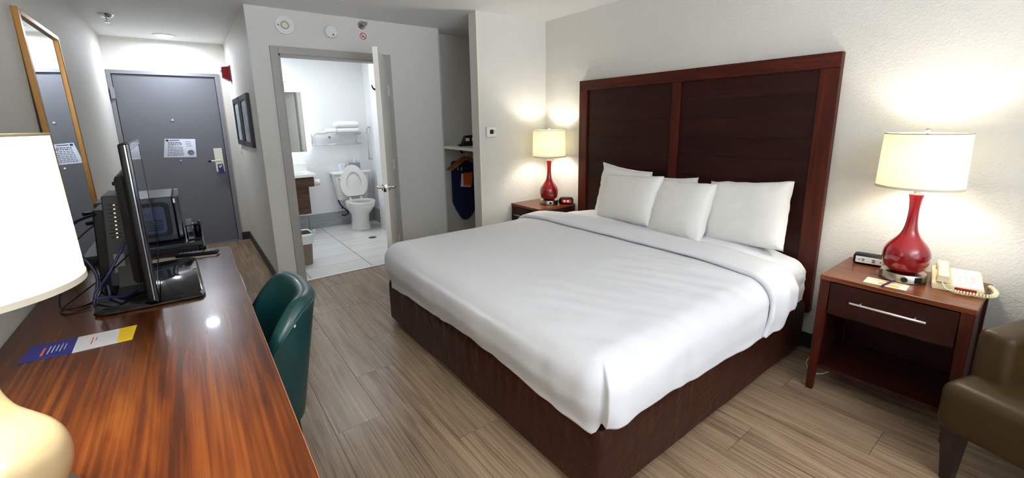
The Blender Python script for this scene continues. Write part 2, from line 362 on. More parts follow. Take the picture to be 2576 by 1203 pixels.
# ================================================================== bed wall
def headboard():
    t = thing('headboard', 'tall dark cherry two-panel wooden headboard mounted on the wall behind the bed', 'headboard', (3.58, 1.888, .25))
    y0, y1, z0, z1 = .884, 2.892, .25, 1.811
    xf, xp, xb = 3.557, 3.574, XR-.002
    obj('top_rail', B().box(xf, xb, y0, y1, 1.725, z1, .003), CHERRYY, t)
    obj('stile', B().box(xf, xb, y0, .982, z0, 1.725, .003), CHERRY, t)
    obj('stile', B().box(xf, xb, 2.796, y1, z0, 1.725, .003), CHERRY, t)
    obj('center_stile', B().box(xf, xb, 1.863, 1.931, z0, 1.725, .003), CHERRY, t)
    for a, b in ((.982, 1.863), (1.931, 2.796)):
        n = 11; h = (1.725-z0)/n
        for k in range(n):
            obj('board', B().box(xp, xb, a+.0015, b-.0015, z0+k*h+.0002, z0+(k+1)*h-.0002), PANELW, t)
headboard()

# bed: base with brown satin cover, mattress in a white sheet
bed = thing('bed', 'king bed base with brown satin box-spring cover under white bedding', 'bed', (2.59, 1.93, 0))
def wavy(x0, x1, y0, y1, z0, z1, amp, hem, seed):
    """draped cover: four soft sides with fine gathers, rounded corners"""
    b = B(); r = .035; n = 420
    pts = []
    segs = [(x0+r, y0, x1-r, y0), (x1, y0+r, x1, y1-r), (x1-r, y1, x0+r, y1), (x0, y1-r, x0, y0+r)]
    cs = [(x1-r, y0+r, -PI/2), (x1-r, y1-r, 0), (x0+r, y1-r, PI/2), (x0+r, y0+r, PI)]
    for s_, c in zip(segs, cs):
        L = math.hypot(s_[2]-s_[0], s_[3]-s_[1]); k = max(8, int(L/.014))
        dx, dy = (s_[2]-s_[0])/L, (s_[3]-s_[1])/L
        for i in range(k): pts.append((s_[0]+dx*L*i/k, s_[1]+dy*L*i/k, dy, -dx))
        for i in range(6):
            a = c[2]+PI/2*i/6; pts.append((c[0]+r*math.cos(a), c[1]+r*math.sin(a), math.cos(a), math.sin(a)))
    rings = []
    for j in range(17):
        f = j/16; z = z0+(z1-z0)*f; ring = []
        for (x, y, nx, ny) in pts:
            g = amp*(f**1.6)*(nz(x*22, y*22, seed+f*.6)+.6*nz(x*55, y*55, seed))+.5*amp*nz(x*6, y*6, z*7+seed)
            top = -.012*sstep(f, .9, 1)
            zz = z+hem*nz(x*7, y*7, seed+3)*(1-f)*.5+(.006*nz(x*40, y*40, 9)*f)
            ring.append((x+nx*(g+top), y+ny*(g+top), zz))
        rings.append(ring)
    return b.loft(rings, True, False), rings[-1]
b, ring = wavy(1.635, 3.55, .897, 2.95, .045, .338, .007, .012, 1.3)
vs_ = [b.bm.verts.new(p) for p in ring]; b.bm.faces.new(vs_)
obj('box_spring_cover', b, SATIN, bed, True)
for x in (1.85, 2.6, 3.4):
    for y in (1.02, 1.93, 2.85):
        obj('leg', B().box(x-.02, x+.02, y-.02, y+.02, 0, .05, .003), BLACK, bed)
# mattress with rounded edges, crumpled sheet side at the head end
def wrap(u, v, xi0, xi1, yi0, yi1, top, r, drop, fn=None, flare=.03):
    dx = max(xi0-u, 0); sx = -1
    if u > xi1: dx = u-xi1; sx = 1
    dy = max(yi0-v, 0); sy = -1
    if v > yi1: dy = v-yi1; sy = 1
    cx, cy = min(max(u, xi0), xi1), min(max(v, yi0), yi1)
    d = max(dx, dy)
    if d < 1e-6: return cx, cy, top, 0, 0, 0, 0
    h = math.hypot(dx, dy); ex, ey = sx*dx/h, sy*dy/h
    f = drop(cx+ex*.1, cy+ey*.1, math.atan2(dy, dx)) if drop else 1
    d *= f
    if d < r*PI/2: o = r*math.sin(d/r); z = top-r*(1-math.cos(d/r))
    else: o = r+flare*(d-r*PI/2); z = top-r-(d-r*PI/2)
    return cx+ex*o, cy+ey*o, z, ex, ey, d, math.atan2(dy, dx)
def dome(x, y): return sstep(min(y-.87, 2.96-y), .02, .42)*sstep(x, 1.9, 3.05)
def mattress():
    b = B(); x0, x1, y0, y1, top, r = 1.69, 3.545, .905, 2.93, .600, .08
    ext = r*PI/2+.17
    def fn(i, j):
        u = x0+r-ext+i*(x1-x0-2*r+2*ext); v = y0+r-ext+j*(y1-y0-2*r+2*ext)
        x, y, z, ex, ey, d, a = wrap(u, v, x0+r, x1-r, y0+r, y1-r, top, r, None, flare=-.02)
        k = sstep(d, .03, .12)*(sstep(x, 3.05, 3.2)+.15)
        g = .012*k*(nz(x*16, y*16, z*16)+.6*nz(x*38, y*38, z*30))
        return (x+ex*g, y+ey*g, z+.003*nz(x*5, y*5)*(d < .1)-.012*(1-sstep(x, 2.9, 3.15))*(d < .12)+dome(x, y)*(.024+.040*sstep(x, 3.0, 3.3)))
    b.grid(fn, 150, 150)
    return b
obj('mattress', mattress(), fabric('bed_sheet', (236, 236, 238), fold=(22, .25)), bed, True)

# comforter
com = thing('comforter', 'white comforter spread over the bed with a folded-back top edge', 'bedding', (2.3, 1.9, .6))
X0, Y0, Y1, TOP, RR = 1.592, .853, 2.952, .63, .12
EXT = RR*PI/2+.22
def hem_z(x, y, a):
    near = .392-.055*sstep(x, 1.75, 2.6)+.005*math.sin(x*11)+.006*nz(x*7, 2)
    foot = .318+.036*math.exp(-((y-1.75)/.45)**2)+.005*nz(y*6, 5)-.018*sstep(y, 2.5, 2.9)
    if y > 1.9: return foot+(.36-foot)*sstep(a, .5, 1.1)
    return foot+(near-foot)*sstep(a, .45, 1.05)
def com_drop(x, y, a): return (RR*PI/2+TOP-RR-hem_z(x, y, a))/EXT
def comforter():
    b = B(); xh = 2.95
    def fn(i, j):
        lx = X0+RR; u = lx-EXT+i*(xh-lx+EXT); v = Y0+RR-EXT+j*(Y1-Y0-2*RR+2*EXT)
        x, y, z, ex, ey, d, a = wrap(u, v, lx, 9, Y0+RR, Y1-RR, TOP, RR, com_drop, flare=0)
        sd = sstep(d, .06, .24)
        s = x if abs(ey) > .7 else y
        foot = sstep(abs(ex), .3, .75) if ex < 0 else 0
        g = sd*(.003*math.sin(s*31+2*nz(s*3, 1)*4)*(.5+nz(s*4, 7))+.006*nz(s*5, z*4, 4))
        g -= foot*.040*sstep(z, .47, .335)          # tucked under along the foot
        g -= (1-foot)*.012*sstep(z, .45, .35)
        if ey < -.01 and ex < .01:       # corner fold near the foot: the near side overlaps the foot side
            fa = math.atan2(abs(ey), abs(ex)+1e-9)
            g += .026*sstep(fa, .88, .95)*sstep(d, .05, .16)*(1-.8*sstep(x, X0+.12, X0+.6))
            g -= .010*math.exp(-((fa-.84)/.06)**2)*sstep(d, .05, .15)
        zt = 0
        if d < .16:
            k = (1-sstep(d, .1, .16)); near = 1-sstep(v, Y0+.1, Y0+1.1)
            zt = k*(.006*nz(x*2.2, y*2.2, 3)+.007*near*nz(x*12+y*5, y*2.2, 1)+.003*nz(x*7, y*9, 8))
            zt -= .022*sstep(x, 2.0, 1.62)*k*sstep(abs(y-1.9), 1.2, .2)
        return (x+ex*g, y+ey*g, z+zt+.026*dome(x, y)*(1-sstep(d, .05, .2)))
    return b.grid(fn, 200, 280)
c1 = obj('comforter_body', comforter(), LINEN, com, True)
md = c1.modifiers.new('thick', 'SOLIDIFY'); md.thickness = .012; md.offset = -1
def turndown():
    b = B(); t = .030; r = RR+t; ext = r*PI/2+.22; xa, xb = 2.862, 3.165
    def fn(i, j):
        hz = .345+.02*nz(i*3, 4)+.06*sstep(i, .35, 1)
        v = Y0-t+r-ext+j*(Y1-Y0+2*t-2*r+2*ext)
        x, y, z, ex, ey, d, a = wrap(5, v, 0, 9, Y0-t+r, Y1+t-r, TOP+t, r, lambda q, w_, c_: (r*PI/2+TOP+t-r-hz)/ext, flare=0)
        x = xa+(xb-xa)*i+.012*nz(y*2.2, 1.5)*(d < .2)+.008*sstep(d, .1, .4)*nz(3, z*14)-.03*sstep(d, .15, .4)*(1-i)
        puff = .010*math.sin(PI*min(1, i*1.2))-.012*sstep(i, .75, 1)
        g = sstep(d, .05, .25)*(.006*math.sin(x*34)+.008*nz(x*12, z*5)-.015*sstep(z, .45, .36))
        z += .028*dome(x, y)*(1-sstep(d, .05, .2))
        if d < .1: z += puff+.003*nz(x*8, y*6, 2)
        else: y += ey*puff*.6
        return (x, y+ey*g, z)
    return b.grid(fn, 34, 260)
c2 = obj('folded_edge', turndown(), LINEN, com, True)
md = c2.modifiers.new('thick', 'SOLIDIFY'); md.thickness = .024; md.offset = -1

# pillows
def pillow_mesh(w_, h_, t_, seed, flange=0, n=36):
    b = B()
    def side(sg):
        def fn(i, j):
            u, v = i*2-1, j*2-1
            prof = max(0, (1-abs(u)**3.4)*(1-abs(v)**3.4))**.42
            bow = 1-.055*(1-v*v) if True else 1
            x = w_/2*u*(1-.035*(1-v*v)**1)+.010*nz(v*3, seed)*abs(u)
            z = h_/2*v*(1-.045*(1-u*u))+.010*nz(u*3, seed+2)*abs(v)
            wr = .005*nz(u*4+seed, v*4, sg*3)+.006*nz(u*11*abs(v), v*9, seed)*sstep(abs(v)+abs(u), .8, 1.5)
            return (x, sg*(t_/2*prof+wr*prof), z+.0)
        return fn
    b.grid(side(1), n, n); b.grid(side(-1), n, n)
    bmesh.ops.remove_doubles(b.bm, verts=b.bm.verts, dist=.0008)
    if flange:
        def fl_(i, j):
            a = 2*PI*i; q = max(abs(math.cos(a)), abs(math.sin(a))); u, v = math.cos(a)/q, math.sin(a)/q
            k = .97+j*flange
            x = w_/2*u*(1-.05*(1-v*v))*k; z = h_/2*v*(1-.07*(1-u*u))*k
            return (x, .018*nz(a*5, j, seed)*j+.004*math.sin(a*23)*j, z)
        b.grid(fl_, 120, 4, True)
    return b
def pillow(name, label, yc, xc, zc, w_, h_, t_, lean, roll, yaw, seed, flange=0):
    # local x of the mesh runs along -y of the room, local y is the thickness
    o = obj(name, pillow_mesh(w_, h_, t_, seed, flange), PILLOWM, None, True)
    o.matrix_world = Matrix.Translation((xc, yc, zc)) @ Matrix.Rotation(yaw, 4, 'Z') @ Matrix.Rotation(lean, 4, 'Y') @ Matrix.Rotation(roll, 4, 'X') @ Matrix.Rotation(-PI/2, 4, 'Z')
    return tag(o, label, 'pillow', 'pillows propped against the headboard')
pillow('pillow', 'white flanged pillow at the far left, mostly behind a plain pillow', 2.302, 3.472, 0.845, .49, 0.43, .13, .154, .085, -.028, 1, .10)
pillow('pillow', 'white flanged pillow mostly hidden behind the middle square pillow', 1.84, 3.478, 0.815, .40, 0.41, .11, .12, -.05, 0, 5, .09)
pillow('pillow', 'plain white pillow in front of the leftmost flanged pillow', 2.147, 3.365, 0.835, .60, 0.40, .17, .36, -.06, -.15, 2)
pillow('pillow', 'plain white pillow in the middle overlapping the right-hand pillow', 1.674, 3.335, 0.822, .47, 0.43, .16, .40, -.039, -.136, 3)
pillow('pillow', 'large plain white pillow at the right end nearest the phone nightstand', 1.270, 3.430, 0.847, .54, 0.43, .18, .30, -.10, -.10, 4)

# ================================================================== nightstands
def nightstand(name, label, y0, y1):
    t = thing(name, label, 'nightstand', (3.37, (y0+y1)/2, 0), group='bedside nightstands')
    xf, xb, zt = 3.14, XR-.004, .65
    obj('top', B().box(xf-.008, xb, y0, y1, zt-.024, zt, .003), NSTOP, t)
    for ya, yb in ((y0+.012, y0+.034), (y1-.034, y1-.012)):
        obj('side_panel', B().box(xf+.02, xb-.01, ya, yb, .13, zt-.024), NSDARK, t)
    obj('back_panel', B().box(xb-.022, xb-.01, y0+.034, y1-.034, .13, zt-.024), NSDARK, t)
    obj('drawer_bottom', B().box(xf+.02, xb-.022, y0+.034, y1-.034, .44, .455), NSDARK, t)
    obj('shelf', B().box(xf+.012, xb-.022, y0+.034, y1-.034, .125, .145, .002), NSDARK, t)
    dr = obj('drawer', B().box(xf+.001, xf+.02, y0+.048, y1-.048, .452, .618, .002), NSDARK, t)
    yc = (y0+y1)/2
    obj('handle', B().tube([(xf-.03, yc-.14, .545), (xf-.03, yc+.14, .545)], .006).tube([(xf-.03, yc-.1, .545), (xf+.005, yc-.1, .545)], .004).tube([(xf-.03, yc+.1, .545), (xf+.005, yc+.1, .545)], .004), mat('bright_handle', (236, 230, 222), .25, .6), dr, True)
    for fx_, top in ((0, xf), (1, xb-.045)):
        for sy, ye in ((1, y0+.002), (-1, y1-.002)):
            a = .044; bt = .03
            sp = -.014 if not fx_ else 0
            L = B()
            L.loft([[(top+sp+dx*bt*(1), ye+sy*(dy*bt), 0) for dx, dy in ((0, 0), (1, 0), (1, 1), (0, 1))],
                    [(top+dx*a, ye+sy*(dy*a), .626) for dx, dy in ((0, 0), (1, 0), (1, 1), (0, 1))]])
            obj('leg', L, CHERRY, t)
    return t
nightstand('nightstand', 'cherry nightstand with silver bar handle, holding the phone, beside the armchair', .163, .728)
nightstand('nightstand', 'cherry nightstand in the far corner, holding the alarm clock', 2.972, 3.408)

# ================================================================== table lamps
def table_lamp(loc, glaze, label, energy, port_ang, so=0):
    t = thing('table_lamp', label, 'lamp', loc, local=True)
    obj('base', B().lathe([(.084, 0), (.09, .004), (.09, .036), (.086, .042), (.03, .043)], n=48), NICKEL, t, 40)
    prof = [(.040, .043), (.062, .050), (.080, .070), (.0895, .100), (.0915, .124), (.088, .150), (.077, .176), (.058, .202), (.0405, .226), (.0295, .253), (.0235, .285), (.0205, .325), (.0205, .362), (.0235, .400), (.0285, .430), (.026, .4315)]
    sm = [spline([(p[0], 0, p[1]) for p in prof], 3)][0]
    obj('body', B().lathe([(p.x, p.z) for p in sm], n=48), glaze, t, True)
    obj('neck', B().lathe([(.012, .428), (.012, .50), (.006, .502), (.006, .71+so), (.004, .71+so)], n=16), SILVER, t, 40)
    z0, z1, rb, rt = .466+so, .722+so, .160, .154
    sh = obj('lamp_shade', B().lathe([(rb, z0), (rt, z1)], n=64, cap=False), SHADE, t, True)
    obj('shade_rim', B().tube([(rt*math.cos(a*PI/24), rt*math.sin(a*PI/24), z1) for a in range(48)], .0022, 6, True), mat('rim_brown', (150, 138, 112), .6), sh, True)
    obj('shade_hem', B().lathe([(rb+.0015, z0-.001), (rb+.0012, z0+.010)], n=64, cap=False), mat('hem_linen', (214, 205, 180), .8), sh, True)
    obj('spider', B().tube([(-rt, 0, z1-.02), (0, 0, z1-.012), (rt*.5, rt*.86, z1-.02)], .0022).tube([(0, 0, z1-.012), (rt*.5, -rt*.86, z1-.02)], .0022), SILVER, sh, True)
    obj('finial', B().sphere((0, 0, .735+so), .011, (1, 1, .9)).lathe([(.005, .70+so), (.005, .728+so)], n=12), SILVER, t, True)
    c, s = math.cos(port_ang), math.sin(port_ang)
    k = B().disc((0, 0, 0), .013, .008, 'x'); k.move((.087, 0, .021)).rot(port_ang, 'Z', (0, 0, 0)); obj('power_socket', k, BLACK, t)
    k = B().box(.087, .0925, -.016, .016, .008, .036, .003).rot(port_ang+.62, 'Z', (0, 0, 0)); obj('outlet', k, BLACK, t)
    lamp('bulb_light', 'POINT', (0, 0, .595+so), energy, WARM, t, shadow_soft_size=.04)
    return t
LE = 5.6
table_lamp((3.372, .452, .65), RED, 'red gourd table lamp with cream drum shade beside the phone', LE, PI+.25)
table_lamp((3.400, 3.135, .65), RED, 'red gourd table lamp with cream drum shade in the far corner beside the clock', LE, PI+1.0)
table_lamp((.245, 1.06, .75), GOLDG, 'champagne gourd table lamp with cream drum shade on the desk in the foreground', 17, -.6, -.022)

# small things on the near nightstand
ph = thing('telephone', 'cream desk telephone with white faceplate and coiled cord on the nightstand', 'telephone', (3.43, .270, .65), math.radians(10), local=True)
def wedge(x0, x1, y0, y1, zf, zb, z0=0, bev=.004):
    b = B(); b.prism([(x0, z0), (x1, z0), (x1, zb), (x0, zf)], y0, y1, 'y')
    bmesh.ops.bevel(b.bm, geom=list(b.bm.edges), offset=bev, segments=2, affect='EDGES'); return b
obj('base', wedge(-.10, .11, -.085, .085, .030, .062), CREAM, ph, 40)
def on_slope(x): return .030+(x+.10)/.21*.032
obj('faceplate', B().prism([(-.092, on_slope(-.092)), (.10, on_slope(.10)), (.10, on_slope(.10)+.002), (-.092, on_slope(-.092)+.002)], -.076, .014, 'y'), mat('faceplate_white', (238, 240, 240), .35), ph)
for r_ in range(4):
    for c_ in range(3):
        x = -.035+r_*.017; y = -.052+c_*.022; z = on_slope(x)+.001
        obj('button', B().box(x-.004, x+.004, y-.007, y+.007, z, z+.003, .001, 1), mat('button_tan', (198, 188, 158), .5), ph)
obj('button_strip', B().box(-.062, -.057, -.045, -.005, on_slope(-.06)+.001, on_slope(-.06)+.003), mat('button_tan', (198, 188, 158), .5), ph)
obj('logo_mark', B().box(.07, .074, -.035, -.026, on_slope(.072)+.002, on_slope(.072)+.003), INK, ph)
hs = obj('handset', B().loft([[(x, .05+w_*cy_, z+hh*cz) for cy_, cz in ((-1, 0), (1, 0), (1, .75), (.75, 1), (-.75, 1), (-1, .75))] for x, w_, z, hh in
     ((-.105, .020, .040, .030), (-.075, .024, .042, .036), (-.055, .021, .056, .026), (0, .019, .064, .026), (.055, .021, .068, .026), (.075, .024, .062, .036), (.105, .020, .062, .030))]), CREAM, ph, 50)
obj('message_bar', B().box(-.104, -.094, -.062, .008, .012, .026, .003), mat('message_red', (150, 30, 36), .35), ph)
cpts = spline([(-.10, .055, .045), (-.125, .04, .02), (-.135, .015, .014), (-.13, -.04, .012), (-.115, -.10, .012), (-.06, -.125, .012), (0, -.125, .012), (.05, -.115, .012)], 30)
coil = []
for i, p in enumerate(cpts):
    k = max(0, min(1, (i-50)/10)); a = i*1.15*1.1
    d = (cpts[min(i+1, len(cpts)-1)]-cpts[max(i-1, 0)]).normalized(); sd = d.cross(Vector((0, 0, 1))); 
    coil.append(p+(sd*math.cos(a)+Vector((0, 0, 1))*math.sin(a))*.0075*k)
obj('coiled_cord', B().tube(spline(coil, 3), .0026, 6), CREAM, ph, True)
ps = thing('power_strip', 'black and white tabletop outlet block behind the red lamp', 'power outlet', (3.52, .60, .65), math.radians(8), local=True)
obj('body', B().box(-.035, .035, -.09, .09, 0, .058, .014, 3), BLACK, ps, 40)
obj('face', B().box(-.037, -.034, -.078, .078, .012, .047, .0012), WPLAST, ps)
for yy in (.045, -.045):
    for z_, h_ in ((.034, .003), (.024, .003)): obj('socket_slot', B().box(-.0378, -.0365, yy-.006, yy+.006, z_-h_/2, z_+h_/2), BLACK, ps)
    obj('socket_slot', B().disc((-.0368, yy+.016, .029), .003, -.001, 'x', 10), BLACK, ps)
obj('usb_port', B().box(-.0378, -.0365, -.007, .007, .031, .036).box(-.0378, -.0365, -.007, .007, .021, .026), BLACK, ps)
pc = thing('postcard', 'pale peach printed card lying on the nightstand under a pen', 'card', (3.228, .482, .65), math.radians(3), local=True)
obj('sheet', B().box(-.05, .05, -.08, .08, .0003, .0012), mat('card_peach', (240, 222, 190), .5, var=12), pc)
obj('printed_title', B().box(.03, .038, -.03, .01, .0012, .0014).box(.024, .027, -.06, .055, .0012, .0014), mat('print_rust', (176, 80, 40), .6), pc)
obj('printed_picture', B().prism([(-.03, .02), (-.008, .03), (.004, -.01), (-.006, -.055), (-.034, -.05)], .0012, .0014), mat('print_sand', (226, 160, 84), .6, var=25), pc)
solo('pen', B().tube([(3.155, .484, .6555), (3.165, .483, .656), (3.255, .470, .6565), (3.275, .467, .6565)], [.002, .0042, .0045, .0045], 10), mat('pen_navy', (30, 34, 96), .3), 'dark blue pen lying across the peach card on the nightstand', 'pen', (3.22, .475, .65), smooth=True)
# alarm clock on the far nightstand
ck = thing('alarm_clock', 'small black alarm clock with red digits beside the corner lamp', 'clock', (3.515, 3.01, .65), math.radians(43), local=True)
def rr(w_, h_, r_, n=5, c=(0, 0)):
    out = []
    for cx, cy, a0 in ((w_/2-r_, h_/2-r_, 0), (-w_/2+r_, h_/2-r_, PI/2), (-w_/2+r_, -h_/2+r_, PI), (w_/2-r_, -h_/2+r_, 1.5*PI)):
        for k in range(n+1): a = a0+PI/2*k/n; out.append((c[0]+cx+r_*math.cos(a), c[1]+cy+r_*math.sin(a)))
    return out
obj('case', B().loft([[(x, y*s_, z*s_+.033) for y, z in rr(.145, .066, .026)] for x, s_ in ((-.036, .9), (-.03, 1), (.03, .96), (.045, .8))]), BLACK, ck, 50)
obj('display', B().prism([(y-.005, z+.034) for y, z in rr(.09, .030, .006)], -.038, -.0365, 'x'), mat('display_red', (70, 4, 8), .2, emit=((160, 8, 14), .5)), ck)
SEG = {'8': 'abcdefg', '1': 'bc', '3': 'abcdg'}
DIG = mat('digit_led', (255, 110, 110), .4, emit=((255, 84, 84), 5))
def digit(ch, y, z, w_=.010, h_=.017):
    b = B(); t = .0022; S = {'a': (0, 1, 1, 1), 'g': (0, .5, 1, .5), 'd': (0, 0, 1, 0), 'f': (0, .5, 0, 1), 'b': (1, .5, 1, 1), 'e': (0, 0, 0, .5), 'c': (1, 0, 1, .5)}
    for k in SEG[ch]:
        a0, b0, a1, b1 = S[k]; ya, yb = y-a0*w_, y-a1*w_
        b.box(-.0392, -.0381, min(ya, yb)-t/2, max(ya, yb)+t/2, z+b0*h_-t/2, z+b1*h_+t/2)
    return b
for ch, y in (('8', .020), ('1', -.001), ('3', -.016)): obj('digit', digit(ch, y, .0255), DIG, ck)
obj('digit_colon', B().box(-.0392, -.0381, .0035, .0055, .029, .031).box(-.0392, -.0381, .0035, .0055, .037, .039), DIG, ck)
# floor cord by the bed
solo('charging_cable', B().tube(spline([(3.56, .80, .04), (3.44, .82, .006), (3.36, .80, .005), (3.30, .75, .005), (3.36, .70, .006), (3.52, .66, .03)], 8), .003, 6), WPLAST, 'thin white cord on the floor between the bed and the near nightstand', 'cord', (3.4, .75, 0), smooth=True)
solo('power_adapter', B().box(3.50, 3.585, .765, .835, .0, .16, .01), BLACK, 'black adapter box on the floor between bed and near nightstand', 'adapter', (3.54, .80, 0))

# ================================================================== armchair
ac = thing('armchair', 'olive brown vinyl armchair with dark tapered legs in the right foreground corner', 'armchair', (2.835, .205, 0), math.atan2(-.329, .944), local=True)
# local x = towards the back, local -y = across the front
def soft(x0, x1, y0, y1, z0, z1, bev, name, m=BROWNV, seg=4): return obj(name, B().box(x0, x1, y0, y1, z0, z1, bev, seg), m, ac, True)
soft(0, .60, -.64, 0, .225, .435, .045, 'seat')
soft(.165, .66, -.115, -.005, .36, .628, .03, 'arm')
soft(.165, .66, -.635, -.525, .36, .628, .03, 'arm')
soft(.52, .68, -.635, -.005, .30, .80, .05, 'backrest')
for (x, y) in ((.05, -.055), (.05, -.585), (.60, -.055), (.60, -.585)):
    s = 1 if x < .3 else -1
    obj('leg', B().loft([[(x+s*.012+dx*.017, y+dy*.017, 0) for dx, dy in ((-1, -1), (1, -1), (1, 1), (-1, 1))], [(x+dx*.032, y+dy*.032, .24) for dx, dy in ((-1, -1), (1, -1), (1, 1), (-1, 1))]]), DARKLEG, ac)

# ================================================================== desk chair (tub)
ch = thing('desk_chair', 'dark green vinyl tub chair with worn edges pushed under the desk', 'chair', (.66, 1.905, 0))
def sup(a, rx, ry, p=2.7):
    c, s = math.cos(a), math.sin(a); r = (abs(c/rx)**p+abs(s/ry)**p)**(-1/p); return r*c, r*s
def tub():
    b = B(); CX, CY = .66, 1.905
    def fn(i, j):
        a = (i*2-1)*math.radians(128)
        top = .815-.28*sstep(abs(a), .75, 1.85)
        base = .30
        # cross-section: up the outside, over the roll, down the inside
        prof = [(0, base, 0), (.35, 0, 0), (.7, 0, 0), (.9, 0, 0)]
        k = j
        th = .075
        if k < .45: f = k/.45; z = base+(top-.035-base)*f; off = 0
        elif k < .62:
            q = (k-.45)/.17*PI; z = top-.035+.035*math.sin(q); off = th/2-th/2*math.cos(q)
        else: f = (k-.62)/.38; z = top-.035-(top-.035-.40)*f; off = th+.02*f
        lean = (z-.30)/.50
        rx, ry = .185+.085*lean-off, .225+.06*lean-off*.9
        x, y = sup(a, rx, ry)
        return (CX+x, CY+y, z)
    return b.grid(fn, 72, 44)
o = obj('shell', tub(), GREENV, ch, True)
def pipe():
    P = []
    for i in range(73):
        a = (i/36-1)*math.radians(126); top = .815-.28*sstep(abs(a), .75, 1.85); z = top-.028; lean = (z-.30)/.5
        x, y = sup(a, .185+.085*lean+.001, .225+.06*lean+.001); P.append((.66+x, 1.905+y, z))
    return B().tube(P, .0035, 6)
obj('piping', pipe(), GREENV, ch, True)
obj('seat', B().loft([[(.64+sup(2*PI*k/40, .20*s_, .20*s_)[0], 1.905+sup(2*PI*k/40, .20*s_, .20*s_)[1], z) for k in range(40)] for s_, z in ((.9, .33), (1, .35), (1, .43), (.93, .455), (.6, .462))]), GREENV, ch, 60)
for sx in (-1, 1):
    for sy in (-1, 1):
        obj('leg', B().loft([[(.65+sx*.155+dx*.013, 1.905+sy*.165+dy*.013, 0) for dx, dy in ((-1, -1), (1, -1), (1, 1), (-1, 1))], [(.65+sx*.13+dx*.02, 1.905+sy*.14+dy*.02, .335) for dx, dy in ((-1, -1), (1, -1), (1, 1), (-1, 1))]]), DARKLEG, ch)
WEAR = mat('worn_vinyl', (206, 208, 200), .7)
def scuff(a, dz, l, w_):
    P = []
    for k in range(5):
        aa = a+(k/4-.5)*l; top = .815-.28*sstep(abs(aa), .75, 1.85); z = top-.028-dz-.002*math.sin(k*2.1); lean = (z-.30)/.5
        x, y = sup(aa, .185+.085*lean+.0012, .225+.06*lean+.0012); P.append((.66+x, 1.905+y, z))
    return B().tube(P, [w_*.3, w_*.8, w_, w_*.7, w_*.2], 6)
obj('scuff_mark', scuff(-1.62, .006, .10, .004), WEAR, ch, True)
obj('scuff_mark', scuff(-1.02, .012, .03, .0045), WEAR, ch, True)
obj('scuff_mark', scuff(-.80, .004, .07, .002), WEAR, ch, True)
# ================================================================== desk wall
dk = thing('desk', 'long reddish brown wood-grain desk along the left wall', 'desk', (.35, 1.7, 0))
DX, DY0, DY1, DZ = .71, .32, 3.035, .75
tp = obj('desk_top', B().box(.002, DX-.002, DY0, DY1, DZ-.03, DZ, .001), DESKW, dk)
obj('edge_band_highlight', B().box(DX-.002, DX, DY0, DY1, DZ-.03, DZ-.001), mat('edge_highlight_tan', (150, 86, 52), .3), tp)  # lighter band paints the highlight along the desk edge
obj('end_panel', B().box(.02, DX-.03, DY0+.01, DY0+.035, 0, DZ-.03), CHERRY, dk)
obj('back_panel', B().box(.013, .03, DY0+.035, 2.3, .3, DZ-.03), NSDARK, dk)
cab = obj('drawer_cabinet', B().box(.02, DX-.035, 2.30, DY1-.01, .04, DZ-.03, .002), NSDARK, dk)
for z0, z1 in ((.55, .715), (.375, .54), (.07, .365)):
    d_ = obj('drawer', B().box(DX-.035, DX-.016, 2.31, DY1-.02, z0, z1, .002), CHERRYY, dk)
    zc = z1-.035 if z1 > .7 else (z0+z1)/2
    obj('handle', B().box(DX+.006, DX+.014, 2.36, 2.60, zc-.006, zc+.006, .002).box(DX-.016, DX+.008, 2.38, 2.388, zc-.004, zc+.004).box(DX-.016, DX+.008, 2.572, 2.58, zc-.004, zc+.004), mat('bright_handle', (236, 230, 222), .25, .6), d_)
# brochure
br = thing('brochure', 'blue, white and yellow folded brochure lying flat on the desk', 'brochure', (.21, 1.935, .75))
obj('blue_panel', B().prism([(.077, 1.878), (.200, 1.864), (.197, 2.0), (.083, 2.008)], .7505, .7515), NAVY, br)
obj('white_panel', B().prism([(.200, 1.864), (.309, 1.861), (.305, 1.994), (.197, 2.0)], .7505, .7515), mat('brochure_white', (222, 224, 230), .4), br)
obj('yellow_panel', B().prism([(.309, 1.861), (.348, 1.8605), (.352, 1.993), (.305, 1.994)], .7505, .7515), YELLOW, br)
obj('title_text', B().box(.121, .127, 1.90, 1.962, .7514, .752), ORANGE, br)
q = B()
for k, (a, b_) in enumerate(((1.905, 1.968), (1.91, 1.968), (1.915, 1.966), (1.906, 1.97), (1.914, 1.963))): q.box(.136+k*.0095, .138+k*.0095, a, b_, .7514, .752)
obj('text_lines', q, PAPER, br)
obj('title_text', B().box(.238, .2415, 1.905, 1.965, .7514, .7518), ORANGE, br)
obj('text_lines', B().box(.2485, .2505, 1.925, 1.958, .7514, .7518), INK, br)

# television
TVA = math.atan2(.028, .865)        # slight turn
tv = thing('television', 'black flat-screen television on a glossy stand seen almost edge-on', 'television', (.40, 2.52, .75))
def tvp(name, b, m, parent=None, sm=None):
    return obj(name, b.rot(TVA, 'Z', (.418, 2.115, .8)), m, parent or tv, sm)
tz0, tz1, ty0, ty1 = .783, 1.402, 2.115, 3.005
xs = .418
bod = tvp('housing', B().box(xs-.034, xs-.004, ty0, ty1, tz0, tz1, .008, 3).box(xs-.07, xs-.03, ty0+.08, ty1-.08, tz0+.06, tz1-.12, .02), BLACK, None, 40)
tvp('bezel', B().box(xs-.012, xs, ty0-.001, ty0+.028, tz0, tz1, .003).box(xs-.012, xs, ty1-.028, ty1+.001, tz0, tz1, .003).box(xs-.012, xs, ty0, ty1, tz1-.028, tz1+.001, .003).box(xs-.012, xs, ty0, ty1, tz0-.001, tz0+.04, .003), BLACKG, bod)
